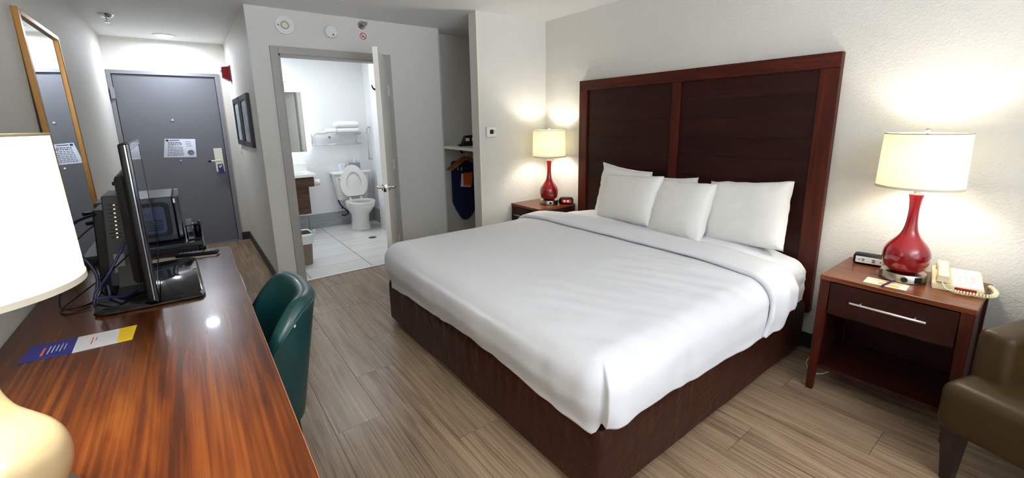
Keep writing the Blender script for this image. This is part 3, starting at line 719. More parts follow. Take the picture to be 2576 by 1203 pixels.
tvp('screen', B().box(xs-.006, xs-.002, ty0+.02, ty1-.02, tz0+.03, tz1-.02), mat('tv_screen', (6, 7, 9), .03, coat=1, spec=.8), bod)
tvp('bezel_strip', B().box(xs-.016, xs-.012, ty0-.0025, ty0+.001, tz0+.01, tz1-.005), mat('chrome_strip', (150, 152, 158), .15, 1), bod)
def base_plate():
    b = B(); o_ = [(.236, 2.165), (.556, 2.155), (.566, 2.19), (.548, 2.80), (.52, 2.835), (.215, 2.80), (.19, 2.77), (.214, 2.19)]
    cx, cy = .385, 2.49
    return b.loft([[(cx+(x-cx)*s_, cy+(y-cy)*s_, z) for x, y in o_] for s_, z in ((.985, .7505), (1, .756), (1, .762), (.95, .772))])
obj('stand_base', base_plate(), BLACKG, tv, 35)
obj('stand_neck', B().loft([[(.325+dx*.045*s_, 2.52+dy*.16*s_, z) for dx, dy in ((-1, -1), (1, -1), (1, 1), (-1, 1))] for s_, z in ((1.2, .77), (1, .80), (.8, .95))]), BLACK, tv, 30)
obj('stand_shroud', B().sphere((.285, 2.52, .775), .07, (.8, 1.9, .9)), BLACK, tv, True)
# set-top box strapped behind the television
sb = thing('set_top_box', 'black vented cable box standing on edge behind the television', 'cable box', (.30, 2.47, .775))
obj('case', B().box(.266, .336, 2.38, 2.60, .80, 1.185, .004).rot(.07, 'Y', (.30, 2.5, 1.0)), DARKG, sb)
q = B()
for k in range(9): q.box(.283, .318, 2.3785, 2.3795, 1.145-k*.017, 1.151-k*.017)
obj('vent_slots', q.rot(.07, 'Y', (.30, 2.5, 1.0)), BLACK, sb)
q = B()
for k in range(9): q.box(.300, .306, 2.377, 2.3788, 1.146-k*.017, 1.150-k*.017)
obj('indicator_lights', q.rot(.07, 'Y', (.30, 2.5, 1.0)), mat('vent_light', (230, 214, 160), .4, emit=((240, 220, 160), .7)), sb)
obj('label', B().box(.284, .318, 2.3782, 2.3795, .86, .94).rot(.07, 'Y', (.30, 2.5, 1.0)), mat('label_grey', (120, 124, 118), .6), sb)
mb = thing('mounting_box', 'dark adapter block clamped behind the television under the cables', 'adapter', (.25, 2.62, .77))
obj('case', B().box(.215, .262, 2.50, 2.70, .772, 1.115, .006).rot(.07, 'Y', (.24, 2.6, .95)), BLACK, mb)
obj('plug', B().tube([(.222, 2.53, 1.10), (.20, 2.50, 1.105)], .008), BLACK, mb); obj('plug', B().tube([(.222, 2.6, 1.05), (.19, 2.58, 1.05)], .008), BLACK, mb)
solo('speaker_pod', B().box(.315, .384, 2.50, 2.62, 1.20, 1.255, .012).disc((.318, 2.52, 1.222), .008, -.012, 'x'), BLACK, 'small black pod on top behind the television edge', 'adapter', (.35, 2.56, 1.2))
solo('hdmi_cable', B().tube(spline([(.235, 2.50, 1.10), (.175, 2.40, 1.08), (.165, 2.36, 1.0), (.205, 2.35, .93), (.225, 2.33, .86), (.205, 2.30, .77), (.225, 2.27, .757), (.25, 2.31, .775), (.25, 2.33, .83)], 10), .0062, 8), mat('cable_navy', (22, 24, 62), .45), 'thick navy cable looping down beside the cable box', 'cable', (.2, 2.35, .75), smooth=True)
solo('ethernet_cable', B().tube(spline([(.345, 2.31, 1.03), (.315, 2.28, .97), (.275, 2.25, .90), (.238, 2.25, .845), (.222, 2.24, .81), (.262, 2.25, .80), (.30, 2.27, .785), (.335, 2.33, .782)], 10), .005, 8), mat('cable_blue', (18, 26, 84), .45), 'bright blue braided cable running from the television down to the desk', 'cable', (.28, 2.26, .76), smooth=True)
solo('mains_cable', B().tube(spline([(.235, 2.55, 1.06), (.15, 2.5, .98), (.11, 2.45, .86), (.09, 2.4, .757), (.14, 2.34, .755), (.20, 2.4, .757), (.215, 2.5, .80)], 10), .003, 6), BLACK, 'thin black power cable hanging behind the television stand', 'cable', (.14, 2.45, .75), smooth=True)
solo('coax_cable', B().tube(spline([(.34, 2.34, .95), (.28, 2.36, .89), (.20, 2.42, .82), (.14, 2.46, .77), (.10, 2.35, .755), (.13, 2.28, .754), (.19, 2.31, .756)], 10), .0028, 6), BLACK, 'thin black cord trailing across the desk behind the television', 'cable', (.2, 2.38, .75), smooth=True)
# fridge, microwave, caddy
fr = thing('mini_fridge', 'low black mini fridge beyond the end of the desk under the microwave', 'fridge', (.33, 3.31, 0))
obj('cabinet', B().box(.075, .565, 3.055, 3.56, .02, .775, .004), BLACK, fr)
obj('fridge_top', B().box(.072, .59, 3.052, 3.563, .775, .80, .005), DARKG, fr)
obj('fridge_door', B().box(.565, .60, 3.06, 3.555, .05, .765, .006), BLACK, fr)
for x in (.12, .52):
    for y in (3.1, 3.5): obj('foot', B().disc((x, y, 0), .018, .02, 'z', 12), BLACK, fr)
mw = thing('microwave', 'dark blue-black microwave oven on the mini fridge', 'microwave', (.33, 3.33, .80))
mx0, mx1, my0, my1, mz0, mz1 = .15, .478, 3.125, 3.545, .812, 1.068
MWP = mat('microwave_blueblack', (16, 21, 34), .3, coat=.3)
obj('body', B().box(mx0, mx1, my0, my1, mz0, mz1, .006), MWP, mw)
obj('door', B().box(mx1, mx1+.032, my0, my1-.1, mz0+.002, mz1-.002, .008), BLACKG, mw)
obj('control_panel', B().box(mx1, mx1+.03, my1-.098, my1, mz0+.002, mz1-.002, .006), BLACK, mw)
obj('side_groove', B().prism([(x+.325, z+.94) for x, z in rr(.27, .20, .03)]+[], my0-.0015, my0+.001, 'y'), BLACK, mw)
obj('side_panel', B().prism([(x+.322, z+.94) for x, z in rr(.225, .155, .022)], my0-.005, my0, 'y'), mat('microwave_blue', (24, 36, 72), .3), mw)
for k in range(5): obj('vent_slot', B().box(.345, .42, my0-.0062, my0-.0045, .882+k*.013, .888+k*.013, .0008, 1), BLACK, mw)
obj('door_corner', B().box(mx1+.002, mx1+.012, my0-.002, my0+.01, mz1-.04, mz1-.012, .002), SILVER, mw)
for x in (.19, .44):
    for y in (3.16, 3.51): obj('foot', B().disc((x, y, .80), .013, .013, 'z', 10), BLACK, mw)
cy = thing('coffee_caddy', 'open black wire-sided caddy beside the microwave on the mini fridge', 'caddy', (.552, 3.20, .80))
obj('tray', B().box(.518, .588, 3.10, 3.33, .80, .812, .003), BLACK, cy)
obj('back_card', B().box(.522, .548, 3.30, 3.31, .812, .895), mat('card_grey', (140, 150, 160), .5), cy)
obj('rail', B().tube([(.520, 3.105, .812), (.520, 3.105, .888), (.572, 3.105, .895), (.586, 3.12, .885), (.586, 3.12, .812)], .0045, 6).tube([(.575, 3.32, .812), (.585, 3.32, .88), (.585, 3.25, .886), (.585, 3.12, .885)], .006, 6), BLACK, cy, True)
obj('divider', B().box(.55, .556, 3.11, 3.32, .812, .87), BLACK, cy)
obj('cup_sleeve', B().lathe([(.016, .812), (.02, .885)], (.573, 3.16, 0), 16), BLACK, cy, True)
# remote and sheet
solo('paper_sheet', B().prism([(.34, 2.90), (.635, 2.84), (.66, 2.895), (.36, 2.975)], .7503, .7525), mat('paper_card', (206, 196, 180), .5), 'printed sheet lying on the desk under the remote control', 'paper', (.5, 2.9, .75))
rm = thing('remote_control', 'black television remote lying at the far end of the desk', 'remote', (.555, 2.905, .7525), math.radians(-15), local=True)
obj('body', B().box(-.10, .10, -.024, .024, .0, .02, .008, 3), BLACK, rm, 40)
for i in range(9):
    for j in range(3): obj('button', B().box(-.082+i*.019, -.072+i*.019, -.015+j*.012, -.008+j*.012, .0195, .0222, .0008, 1), mat('button_grey', (120, 124, 130), .5), rm)

# wall mirror
mr = thing('wall_mirror', 'tall rectangular mirror with a gold frame on the left wall past the desk', 'mirror', (.03, 3.65, .5), local=True)
def mp(name, b, m): return obj(name, b.rot(-.017, 'Y', (0, 0, 1.55)).move((-.012, -3.65, -.5) if False else (0, 0, 0)), m, mr)
ORG[mr.name] = (.03, 3.65, .5)
a0, a1, b0, b1 = 3.215, 4.115, .50, 2.045
mp('glass', B().box(.012, .016, a0+.04, a1-.02, b0+.03, b1-.03), MIRROR)
mp('backing', B().box(.004, .011, a0+.01, a1-.01, b0+.01, b1-.01), BLACK)
mp('frame_side', B().box(.006, .03, a0, a0+.045, b0, b1, .004), BRASS); mp('frame_side', B().box(.006, .03, a1-.03, a1, b0, b1, .004), BRASS)
mp('frame_top', B().box(.006, .03, a0+.045, a1-.03, b1-.03, b1, .004), BRASS); mp('frame_bottom', B().box(.006, .03, a0+.045, a1-.03, b0, b0+.03, .004), BRASS)

# ================================================================== hall
en = thing('evacuation_notice', 'white laminated notice with small print mounted on the grey entry door', 'sign', (.52, D3, 1.2))
obj('sheet', B().prism([(.362, 1.112), (.672, 1.100), (.686, 1.315), (.400, 1.328)], D3+.0045, D3+.0062, 'y'), mat('laminate', (206, 210, 220), .12, coat=.4), en)
obj('logo_block', B().box(.408, .432, D3+.0035, D3+.0048, 1.296, 1.318), mat('logo_indigo', (44, 36, 120), .4), en)
q = B(); q.box(.44, .535, D3+.0036, D3+.0048, 1.302, 1.312)
random.seed(3)
for r_ in range(9):
    x = .425-.003*r_
    while x < .545:
        l = random.uniform(.008, .03); q.box(x, x+l, D3+.0036, D3+.0048, 1.275-.018*r_, 1.281-.018*r_+(.004 if r_ < 2 else 0)); x += l+.006
for r_ in range(4): q.box(.585, .585+random.uniform(.03, .06), D3+.0036, D3+.0048, 1.285-.018*r_, 1.289-.018*r_)
obj('printed_text', q, INK, en)
obj('seal', B().disc((.625, D3+.0048, 1.155), .033, -.0012, 'y', 24), mat('seal_grey', (110, 112, 124), .6, var=40), en)
dh = thing('door_hanger', 'small navy card dangling from the entry door lock', 'door hanger', (.90, D3-.02, .93))
obj('card', B().prism([(.878, .885), (.925, .882), (.928, .93), (.915, .965), (.888, .965), (.873, .93)], D3-.022, D3-.019, 'y'), mat('hanger_navy', (52, 48, 140), .5), dh)
obj('white_print', B().box(.882, .895, D3-.0235, D3-.022, .955, .985).box(.9, .912, D3-.0235, D3-.022, .965, .99), PAPER, dh)
fs = thing('fire_alarm', 'red fire alarm strobe high on the hall side wall', 'fire alarm', (XH, 6.05, 1.95))
obj('housing', B().prism([(5.97, 1.955), (6.13, 1.975), (6.13, 2.125), (5.97, 2.135)], XH-.014, XH, 'x').loft([[(XH-.014, 6.05+dy*.07, 2.045+dz*.08) for dy, dz in ((-1, -1), (1, -1), (1, 1), (-1, 1))], [(XH-.085, 6.05+dy*.045, 2.06+dz*.055) for dy, dz in ((-1, -1), (1, -1), (1, 1), (-1, 1))]]), mat('alarm_red', (128, 20, 30), .35), fs)
obj('strobe_lens', B().sphere((XH-.085, 6.05, 2.085), .024, (.8, 1, 1)), WPLAST, fs, True)
for y0, y1, lb in ((5.365, 5.985, 'dark-framed picture on the hall wall nearer the entry door'), (4.68, 5.32, 'dark-framed picture on the hall wall nearer the bedroom')):
    pf = thing('picture_frame', lb, 'picture', (XH, (y0+y1)/2, 1.25), group='hall pictures')
    z0, z1, w_ = 1.255, 1.755, .085
    FR = mat('frame_charcoal', (34, 36, 42), .45)
    obj('frame', B().box(XH-.028, XH-.001, y0, y0+w_, z0, z1, .002).box(XH-.028, XH-.001, y1-w_, y1, z0, z1, .002).box(XH-.028, XH-.001, y0+w_, y1-w_, z0, z0+w_*.6, .002).box(XH-.028, XH-.001, y0+w_, y1-w_, z1-w_*.6, z1, .002), FR, pf)
    obj('print', B().box(XH-.016, XH-.002, y0+w_, y1-w_, z0+w_*.6, z1-w_*.6), mat('art_print', (186, 196, 202), .25, var=24), pf)
sw = thing('light_switch', 'small white light switch below the hall pictures', 'switch', (XH, 6.06, 1.1)); obj('plate', B().box(XH-.006, XH, 6.02, 6.10, 1.09, 1.21, .002), WPLAST, sw); obj('toggle', B().box(XH-.014, XH-.005, 6.05, 6.07, 1.14, 1.165, .002), WPLAST, sw)
dl = thing('recessed_downlight', 'round glowing recessed light in the entry ceiling', 'light', (.56, 6.12, H-.01))
obj('trim_ring', B().lathe([(.072, 0), (.1, .002), (.1, .0095), (.072, .0095)], (.56, 6.12, H-.01), 40, cap=False), WPLAST, dl, 40)
obj('lens', B().lathe([(.071, -.003), (.066, -.012), (.045, -.020), (.02, -.024)], (.56, 6.12, H), 32), mat('downlight_lens', (250, 252, 255), .4, emit=((232, 242, 255), 5)), dl, True)
sp = thing('ceiling_sprinkler', 'chrome fire sprinkler hanging from the entry ceiling', 'sprinkler', (.185, 5.27, H))
obj('escutcheon', B().lathe([(.055, -.001), (.05, -.012), (.024, -.03), (.02, -.03)], (.185, 5.27, H), 24), CHROME, sp, 40)
obj('frame_arms', B().tube([(.185, 5.255, H-.03), (.185, 5.248, H-.05), (.185, 5.258, H-.066)], .004, 6).tube([(.185, 5.285, H-.03), (.185, 5.292, H-.05), (.185, 5.282, H-.066)], .004, 6), CHROME, sp, True)
obj('deflector', B().lathe([(.022, -.066), (.022, -.069)], (.185, 5.27, H), 16), CHROME, sp)
# above the bathroom door
sd = thing('emergency_light', 'larger round white detector with a central lens, left above the bathroom door', 'detector', (1.394, D2, 2.293))
obj('base', B().disc((1.394, D2, 2.293), .075, -.02, 'y', 40, .073), WPLAST, sd, 40)
obj('lens', B().disc((1.394, D2-.02, 2.293), .027, -.008, 'y', 24, .02), mat('lens_cream', (236, 226, 196), .2, coat=.3), sd)
obj('lens_ring', B().tube([(1.394+.03*math.cos(a*PI/12), D2-.021, 2.293+.03*math.sin(a*PI/12)) for a in range(24)], .004, 6, True), mat('ring_grey', (170, 172, 172), .4), sd, True)
obj('label_mark', B().box(1.338, 1.35, D2-.0218, D2-.02, 2.287, 2.297), INK, sd); obj('test_button', B().disc((1.425, D2-.02, 2.243), .009, -.004, 'y', 14), WPLAST, sd)
sm = thing('smoke_detector', 'smaller round white smoke detector, centred above the bathroom door', 'detector', (1.768, D2, 2.278))
obj('base', B().disc((1.768, D2, 2.278), .064, -.012, 'y', 40), WPLAST, sm); obj('cover', B().disc((1.768, D2-.012, 2.278), .055, -.022, 'y', 40, .05), WPLAST, sm, 40)
q = B()
for k in range(28): a = 2*PI*k/28; q.box(1.768+.0585*math.cos(a)-.003, 1.768+.0585*math.cos(a)+.003, D2-.016, D2-.011, 2.278+.0585*math.sin(a)-.002, 2.278+.0585*math.sin(a)+.002)
obj('vents', q, mat('vent_grey', (150, 152, 150), .6), sm); obj('test_button', B().disc((1.782, D2-.034, 2.253), .008, -.002, 'y', 12), mat('button_dark', (90, 92, 92), .5), sm)
ws = thing('wall_sprinkler', 'chrome sidewall sprinkler above the bathroom door', 'sprinkler', (2.06, D2, 2.371))
obj('escutcheon', B().disc((2.06, D2, 2.371), .04, -.014, 'y', 28, .03), CHROME, ws, 40)
obj('frame_arms', B().tube([(2.05, D2-.012, 2.371), (2.045, D2-.045, 2.371), (2.06, D2-.06, 2.371)], .004, 6).tube([(2.07, D2-.012, 2.371), (2.075, D2-.045, 2.371), (2.06, D2-.06, 2.371)], .004, 6), NICKEL, ws, True)
obj('deflector', B().box(2.042, 2.09, D2-.064, D2-.061, 2.362, 2.39), NICKEL, ws)
ns = thing('no_hanging_sticker', 'small round red and white warning sticker under the wall sprinkler', 'sticker', (2.063, D2, 2.273))
obj('disc', B().disc((2.063, D2, 2.273), .033, -.0012, 'y', 28), mat('sticker_white', (236, 220, 216), .5), ns)
SR = mat('sticker_red', (190, 70, 72), .5)
obj('ring', B().tube([(2.063+.028*math.cos(a*PI/16), D2-.0012, 2.273+.028*math.sin(a*PI/16)) for a in range(32)], .0035, 6, True), SR, ns, True)
obj('slash', B().box(2.035, 2.091, D2-.003, D2-.0012, 2.270, 2.276, rot=Matrix.Rotation(.75, 3, 'Y')), SR, ns)
obj('pictogram', B().prism([(2.046, 2.262), (2.08, 2.262), (2.066, 2.278), (2.064, 2.288), (2.06, 2.278)], D2-.0022, D2-.0011, 'y'), INK, ns)
th = thing('thermostat', 'small white square thermostat on the wall left of the corner lamp', 'thermostat', (2.907, D1, 1.365))
obj('housing', B().box(2.853, 2.961, D1-.024, D1, 1.318, 1.412, .006, 3), WPLAST, th, 40)
obj('display', B().box(2.888, 2.928, D1-.0255, D1-.0235, 1.346, 1.386), mat('lcd_olive', (50, 54, 34), .2), th)
for z in (1.376, 1.360): obj('button', B().disc((2.944, D1-.0235, z), .004, -.002, 'y', 10), INK, th)

# ================================================================== closet
cs = thing('closet_shelf', 'white edged shelf across the closet', 'shelf', (3.2, 4.0, 1.18))
obj('board', B().box(2.875, XR-.002, D1+.129, 4.518, 1.182, 1.204), WHITEP, cs)
obj('front_edge', B().prism([(XJ+.004, D1+.130), (XJ+.032, D1+.130), (2.892, 4.516), (2.866, 4.516)] if False else [(2.80, D1+.130), (2.876, D1+.130), (2.876, D2+.2), (2.864, D2+.2), (2.862, D2-.002)], 1.178, 1.207), mat('shelf_edge', (230, 224, 206), .4), cs)
cr = thing('closet_rod', 'chrome hanging rod under the closet shelf', 'rod', (3.235, 4.0, 1.12))
obj('rod', B().tube([(3.235, D1+.129, 1.12), (3.235, 4.518, 1.12)], .012, 12), SILVER, cr, True); obj('flange', B().disc((3.235, 4.518, 1.12), .03, -.012, 'y', 20), DARKG, cr)
HW = wood('hanger_wood', [(.3, (140, 82, 40)), (.7, (176, 112, 62))], 'x', 2, 20, rough=.4, bump=.02)
for k, (y, dx, lb) in enumerate(((4.39, 0, 'wooden hanger on the closet rod holding the laundry bag'), (4.44, -.02, 'wooden hanger on the closet rod behind another hanger'))):
    hg = thing('coat_hanger', lb, 'hanger', (3.235, y, 1.12), group='wooden closet hangers')
    obj('hook', B().tube(spline([(3.250, y, 1.134), (3.235, y, 1.137), (3.219, y, 1.124), (3.228, y, 1.10), (3.235, y, 1.085), (3.235+dx, y, 1.05)], 6), .003, 6), SILVER, hg, True)
    for s in (-1, 1):
        obj('shoulder', B().loft([[(3.235+dx+s*.23*f, y+dy*w_, 1.052-.135*f**1.15+dz*h_) for dy, dz in ((-1, -1), (1, -1), (1, 1), (-1, 1))] for f, w_, h_ in ((0, .009, .016), (.3, .01, .017), (.7, .011, .016), (.95, .012, .014), (1, .008, .009))]), HW, hg, 50)
    obj('clip', B().box(3.235+dx-.10, 3.235+dx-.088, y-.01, y+.01, .90, .94, .002), SILVER, hg)
ib = thing('ironing_board', 'navy covered ironing board hung nose-down at the back of the closet', 'ironing board', (3.22, 4.48, .28))
ol = [(3.052, .99), (3.075, 1.012), (3.40, 1.012), (3.425, .99), (3.43, .60), (3.40, .47), (3.34, .36), (3.29, .30), (3.245, .280), (3.20, .283), (3.165, .31), (3.10, .42), (3.055, .52)]
b = B().prism(ol, 4.462, 4.485, 'y'); bmesh.ops.bevel(b.bm, geom=[e for e in b.bm.edges], offset=.005, segments=2, affect='EDGES')
obj('padded_cover', b, fabric('board_navy', (26, 32, 74)), ib, 40)
obj('folded_frame', B().box(3.20, 3.28, 4.487, 4.512, .35, 1.0), SILVER, ib)
lb_ = thing('laundry_bag', 'orange and white laundry bag pouch hung in front of the ironing board', 'bag', (3.19, 4.355, .70))
obj('white_sheet', B().prism([(3.108, .715), (3.235, .698), (3.25, .70), (3.262, .868), (3.125, .868)], 4.362, 4.366, 'y'), mat('bag_white', (226, 214, 216), .5), lb_)
obj('orange_card', B().prism([(3.145, .725), (3.255, .712), (3.272, .874), (3.145, .874)], 4.354, 4.358, 'y'), mat('bag_orange', (214, 92, 30), .4), lb_)
obj('hook_cord', B().tube([(3.19, 4.36, .87), (3.20, 4.37, .93), (3.215, 4.39, 1.0)], .003, 6), BLACK, lb_)
ir = thing('iron_caddy', 'black clothes iron in its holder with two white tags on the closet shelf', 'iron', (3.10, 4.10, 1.204))
obj('base_plate', B().prism([(2.93, 4.05), (3.25, 3.99), (3.25, 4.16), (2.99, 4.18)], 1.207, 1.222), BLACK, ir)
obj('housing', B().loft([[(2.99, 4.06, 1.222), (3.22, 4.0, 1.222), (3.22, 4.15, 1.222), (3.01, 4.16, 1.222)], [(3.0, 4.065, 1.26), (3.22, 4.01, 1.26), (3.22, 4.14, 1.26), (3.02, 4.15, 1.26)], [(3.03, 4.08, 1.315), (3.22, 4.03, 1.325), (3.22, 4.12, 1.325), (3.04, 4.13, 1.315)]]), BLACK, ir)
for x, y in ((3.035, 4.052), (3.105, 4.034)): obj('white_tag', B().box(x-.022, x+.022, y-.003, y-.001, 1.258, 1.290, rot=Matrix.Rotation(-.25, 3, 'Z')), PAPER, ir)

# ================================================================== bathroom
va = thing('vanity', 'floating walnut vanity with white counter on the bathroom back wall', 'vanity', (1.55, 6.2, .31))
obj('counter', B().box(1.235, 1.885, 5.945, D3-.003, .80, .838, .003), mat('counter_white', (240, 240, 236), .2), va)
obj('backsplash', B().box(1.235, 1.882, D3-.025, D3-.003, .838, .94, .002), mat('counter_white', (240, 240, 236), .2), va)
sk = obj('sink_basin', B().box(1.35, 1.76, 6.05, 6.36, .8385, .8395).box(1.37, 1.74, 6.07, 6.34, .8395, .840), mat('basin_grey', (206, 210, 210), .15), va)
obj('faucet', B().tube([(1.555, 6.39, .838), (1.555, 6.39, .95), (1.555, 6.36, .975), (1.555, 6.28, .965)], .011), CHROME, va, True)
obj('upper_box', B().box(1.235, 1.850, 5.97, D3-.003, .672, .80, .002), VANW, va); obj('lower_box', B().box(1.235, 1.788, 6.0, D3-.003, .315, .672, .002), VANW, va)
obj('drawer_front', B().box(1.235, 1.853, 5.958, 5.97, .68, .79, .002), VANW, va)
tp_ = thing('toilet_paper_holder', 'toilet paper roll on a chrome holder beside the vanity', 'toilet paper', (1.90, 6.1, .66)); obj('arm', B().tube([(1.85, 6.12, .69), (1.94, 6.12, .69)], .006), CHROME, tp_); obj('roll', B().disc((1.875, 6.12, .70), .042, .075, 'x', 24), PAPER, tp_, 40); obj('cover', B().loft([[(x, 6.12+.047*math.cos(a), .70+.047*math.sin(a)) for a in [PI*k/10 for k in range(11)]] for x in (1.872, 1.953)], False), WPLAST, tp_, True)
bm_ = thing('bathroom_mirror', 'backlit frameless rectangular mirror above the vanity', 'mirror', (1.58, D3, 1.1))
obj('glass', B().box(1.27, 1.905, D3-.045, D3-.040, 1.098, 1.888), MIRROR, bm_)
obj('light_box', B().box(1.30, 1.875, D3-.039, D3-.003, 1.128, 1.858), mat('backlight', (240, 250, 255), .5, emit=((232, 246, 255), 6)), bm_)
obj('power_button', B().disc((1.855, D3-.0455, 1.115), .006, -.002, 'y', 10), INK, bm_)
vl = thing('vanity_light', 'white light bar above the bathroom mirror', 'light', (1.5, D3, 2.02)); obj('diffuser', B().box(1.28, 1.735, D3-.09, D3-.01, 2.025, 2.10, .01), mat('bar_diffuser', (248, 252, 255), .5, emit=((235, 246, 255), 3)), vl, 40); obj('mount', B().box(1.28, 1.74, D3-.012, D3-.001, 2.018, 2.11), CHROME, vl)
sh = thing('towel_rack', 'chrome towel shelf with a lower bar on the bathroom back wall', 'towel rack', (2.29, 6.3, 1.18))
for x in (1.985, 2.595):
    obj('bracket', B().box(x-.006, x+.006, 6.245, D3-.001, 1.315, 1.335, .003).box(x-.006, x+.006, D3-.012, D3-.001, 1.17, 1.345, .003).tube([(x, D3-.008, 1.19), (x, 6.255, 1.19)], .006), CHROME, sh, 40)
for y in (6.25, 6.30, 6.35, 6.40): obj('shelf_bar', B().tube([(1.975, y, 1.332), (2.605, y, 1.332)], .006), CHROME, sh, True)
obj('towel_bar', B().tube([(1.965, 6.25, 1.19), (2.60, 6.25, 1.19)], .007), CHROME, sh, True)
obj('label', B().box(2.155, 2.185, 6.2435, 6.2445, 1.27, 1.305), mat('label_grey2', (130, 130, 132), .5), sh)
def roll(name, x0, x1, y, z, r_, label):
    b = B(); rings = []
    for k in range(13):
        f = k/12; e = 1-.25*abs(2*f-1)**6
        rings.append([(x0+(x1-x0)*f, y+1.25*r_*e*math.cos(a)*(1+.02*nz(k, a)), z+r_*e*max(-.85, math.sin(a))) for a in [2*PI*q/20 for q in range(20)]])
    return solo(name, b.loft(rings), TOWEL, label, 'towel', (x0, y, z-r_*.85), 'towels on the bathroom rack', True)
roll('towel', 2.295, 2.60, 6.325, 1.374, .042, 'white rolled towel at the bottom right of the towel stack')
roll('towel', 2.262, 2.60, 6.325, 1.452, .049, 'white rolled towel on top of the towel stack')
roll('towel', 2.14, 2.285, 6.32, 1.37, .038, 'small white rolled hand towel left of the towel stack')
roll('towel', 2.02, 2.135, 6.32, 1.352, .016, 'flat folded white washcloth at the left of the towel rack')
tl = thing('toilet', 'white toilet with its lid raised in the bathroom', 'toilet', (2.43, 6.1, 0))
def ov(cx, cy, rx, ryf, ryb, n=36): return [(cx+rx*math.cos(2*PI*k/n), cy+(ryb if math.sin(2*PI*k/n) > 0 else ryf)*math.sin(2*PI*k/n)) for k in range(n)]
TC = (2.425, 6.02)
obj('bowl', B().loft([[(x, y, z) for x, y in ov(TC[0], cy_, rx, f_, b_)] for z, rx, f_, b_, cy_ in ((.0, .135, .155, .22, 6.03), (.02, .13, .15, .22, 6.03), (.12, .115, .13, .21, 6.03), (.22, .12, .15, .21, 6.02), (.28, .155, .23, .20, 6.02), (.34, .185, .285, .18, 6.01), (.385, .19, .295, .18, 6.0), (.395, .185, .29, .18, 6.0))]), PORC, tl, True)
def ring_(cx, cy, rx, f_, b_, z, w_, h_):
    b = B(); o_ = ov(cx, cy, rx, f_, b_); i_ = ov(cx, cy, rx-w_, f_-w_, b_-w_)
    return b.loft([[(x, y, z) for x, y in o_], [(x, y, z+h_) for x, y in o_], [(x, y, z+h_) for x, y in i_], [(x, y, z) for x, y in i_], [(x, y, z) for x, y in o_]], True, False)
obj('rim', ring_(TC[0], 6.0, .193, .297, .18, .392, .05, .022), PORC, tl, 40)
obj('bowl_water_shade', B().loft([[(x, y, z) for x, y in ov(TC[0], 5.97, rx, f_, b_)] for z, rx, f_, b_ in ((.401, .135, .215, .12), (.398, .10, .16, .1))]), mat('bowl_shadow_grey', (170, 176, 176), .1), tl)  # water and the shade inside the bowl painted as one grey disc
obj('tank', B().loft([[(TC[0]+dx*w_, 6.34+dy*d_, z) for dx, dy in rr(2, 2, .25, 4)] for z, w_, d_ in ((.40, .20, .085), (.43, .205, .09), (.76, .245, .1))]), PORC, tl, 40)
obj('tank_lid', B().box(2.165, 2.69, 6.225, 6.452, .76, .80, .012, 3), PORC, tl, 40)
obj('flush_lever', B().tube([(2.235, 6.24, .715), (2.235, 6.22, .715), (2.31, 6.215, .705)], .008), CHROME, tl, True)
def lid():
    def sec(s_, y): return [(TC[0]+x*s_, y, .66+z*s_) for x, z in [(.185*math.cos(a)*(1-.20*math.sin(a)), max(-.205, .235*math.sin(a))) for a in [2*PI*k/36 for k in range(36)]]]
    return sec
sec = lid()
def ringz(s0, s1, y0, y1):
    return B().loft([sec(s0, y0), sec(s0, y1), sec(s1, y1), sec(s1, y0), sec(s0, y0)], True, False).rot(-.12, 'X', (TC[0], 6.2, .43))
obj('lid', B().loft([sec(1, 6.205), sec(1, 6.19), sec(.98, 6.187)]).rot(-.12, 'X', (TC[0], 6.2, .43)), PORC, tl, 40)
obj('seat', ringz(1.0, .58, 6.185, 6.165), PORC, tl, 40)
for s in (-1, 1): obj('hinge', B().box(TC[0]+s*.075-.012, TC[0]+s*.075+.012, 6.15, 6.20, .41, .44, .004), PORC, tl)
hz = thing('supply_hose', 'black water supply hose curling from the wall valve to the toilet tank', 'hose', (2.27, 6.4, .17))
obj('hose', B().tube(spline([(2.235, 6.36, .405), (2.235, 6.33, .36), (2.262, 6.31, .30), (2.32, 6.31, .24), (2.345, 6.33, .19), (2.31, 6.37, .155), (2.265, 6.40, .165)], 8), .009), BLACK, hz, True)
obj('hose_tag', B().box(2.25, 2.278, 6.296, 6.302, .27, .31), NAVY, hz); obj('valve', B().disc((2.262, D3-.013, .17), .022, -.01, 'y', 16).tube([(2.262, D3-.02, .17), (2.262, 6.39, .17)], .01), CHROME, hz, 40)
rl = thing('toilet_roll', 'wrapped toilet roll standing on the toilet tank', 'toilet paper', (2.325, 6.33, .80)); obj('roll', B().disc((2.325, 6.33, .80), .054, .105, 'z', 24), mat('wrapped_paper', (226, 230, 240), .6, var=10), rl, 40)
tb = thing('tissue_box', 'grey tissue box with a tissue standing up on the toilet tank', 'tissue box', (2.50, 6.34, .80))
obj('box', B().box(2.44, 2.565, 6.285, 6.405, .80, .915, .002), mat('tissue_box_grey', (150, 152, 170), .6), tb)
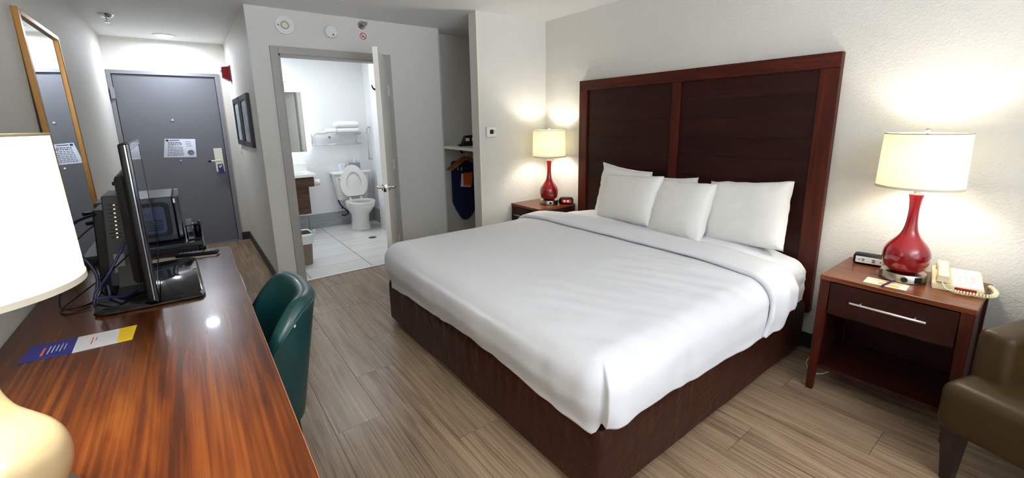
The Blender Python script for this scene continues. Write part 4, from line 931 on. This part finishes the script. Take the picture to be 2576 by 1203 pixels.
obj('tissue', B().grid(lambda i, j: (2.475+.06*i-.02*i*j+.01*j, 6.34+.012*math.sin(i*9)*(1-j*.5), .915+.085*j*(1-.8*abs(i-.3))), 10, 8), PAPER, tb, True)
gb = thing('grab_bar', 'chrome vertical grab bar on the bathroom right wall', 'grab bar', (2.75, 6.3, 1.2))
obj('bar', B().tube(spline([(2.768, 6.34, 1.41), (2.735, 6.34, 1.41), (2.722, 6.34, 1.385), (2.722, 6.34, 1.18), (2.722, 6.34, .975), (2.735, 6.34, .95), (2.768, 6.34, .95)], 5), .014, 10), CHROME, gb, True)
fd = thing('floor_drain', 'round metal floor drain in the bathroom tile floor', 'drain', (2.372, 5.434, .002)); obj('grate', B().disc((2.372, 5.434, .002), .05, .002, 'z', 28), mat('drain_steel', (110, 106, 98), .4, .8), fd)
obj('grate_holes', B().box(2.34, 2.404, 5.43, 5.436, .004, .0045).box(2.35, 2.394, 5.415, 5.42, .004, .0045).box(2.35, 2.394, 5.447, 5.452, .004, .0045), BLACK, fd)
wb = thing('waste_bin', 'beige waste bin with a white plastic liner just inside the bathroom door', 'bin', (1.44, 4.86, 0))
obj('bin', B().loft([[(1.44+dx*.085*s_, 4.87+dy*.12*s_, z) for dx, dy in rr(2, 2, .45, 5)] for s_, z in ((.82, .003), (1, .33), (1.04, .335), (.97, .335), (.78, .02))]), mat('bin_taupe', (128, 114, 92), .5), wb, 50)
q = B(); n = 48
q.loft([[(1.44+rr(2, 2, .45, 11)[k][0]*.085*(s_+a_*nz(k*.6, z*30)), 4.87+rr(2, 2, .45, 11)[k][1]*.12*(s_+a_*nz(k*.6, z*30, 4)), z+.03*a_*nz(k*.5, 3)) for k in range(48)] for s_, z, a_ in ((.93, .27, 0), (.98, .335, .02), (1.08, .345, .05), (1.12, .31, .12), (1.09, .26, .14), (1.06, .235, .10))], True, False)
q.tube(spline([(1.525, 4.80, .33), (1.55, 4.78, .37), (1.535, 4.80, .30), (1.52, 4.78, .25)], 6), .012, 6)
obj('liner', q, mat('liner_white', (236, 238, 240), .35), wb, True)
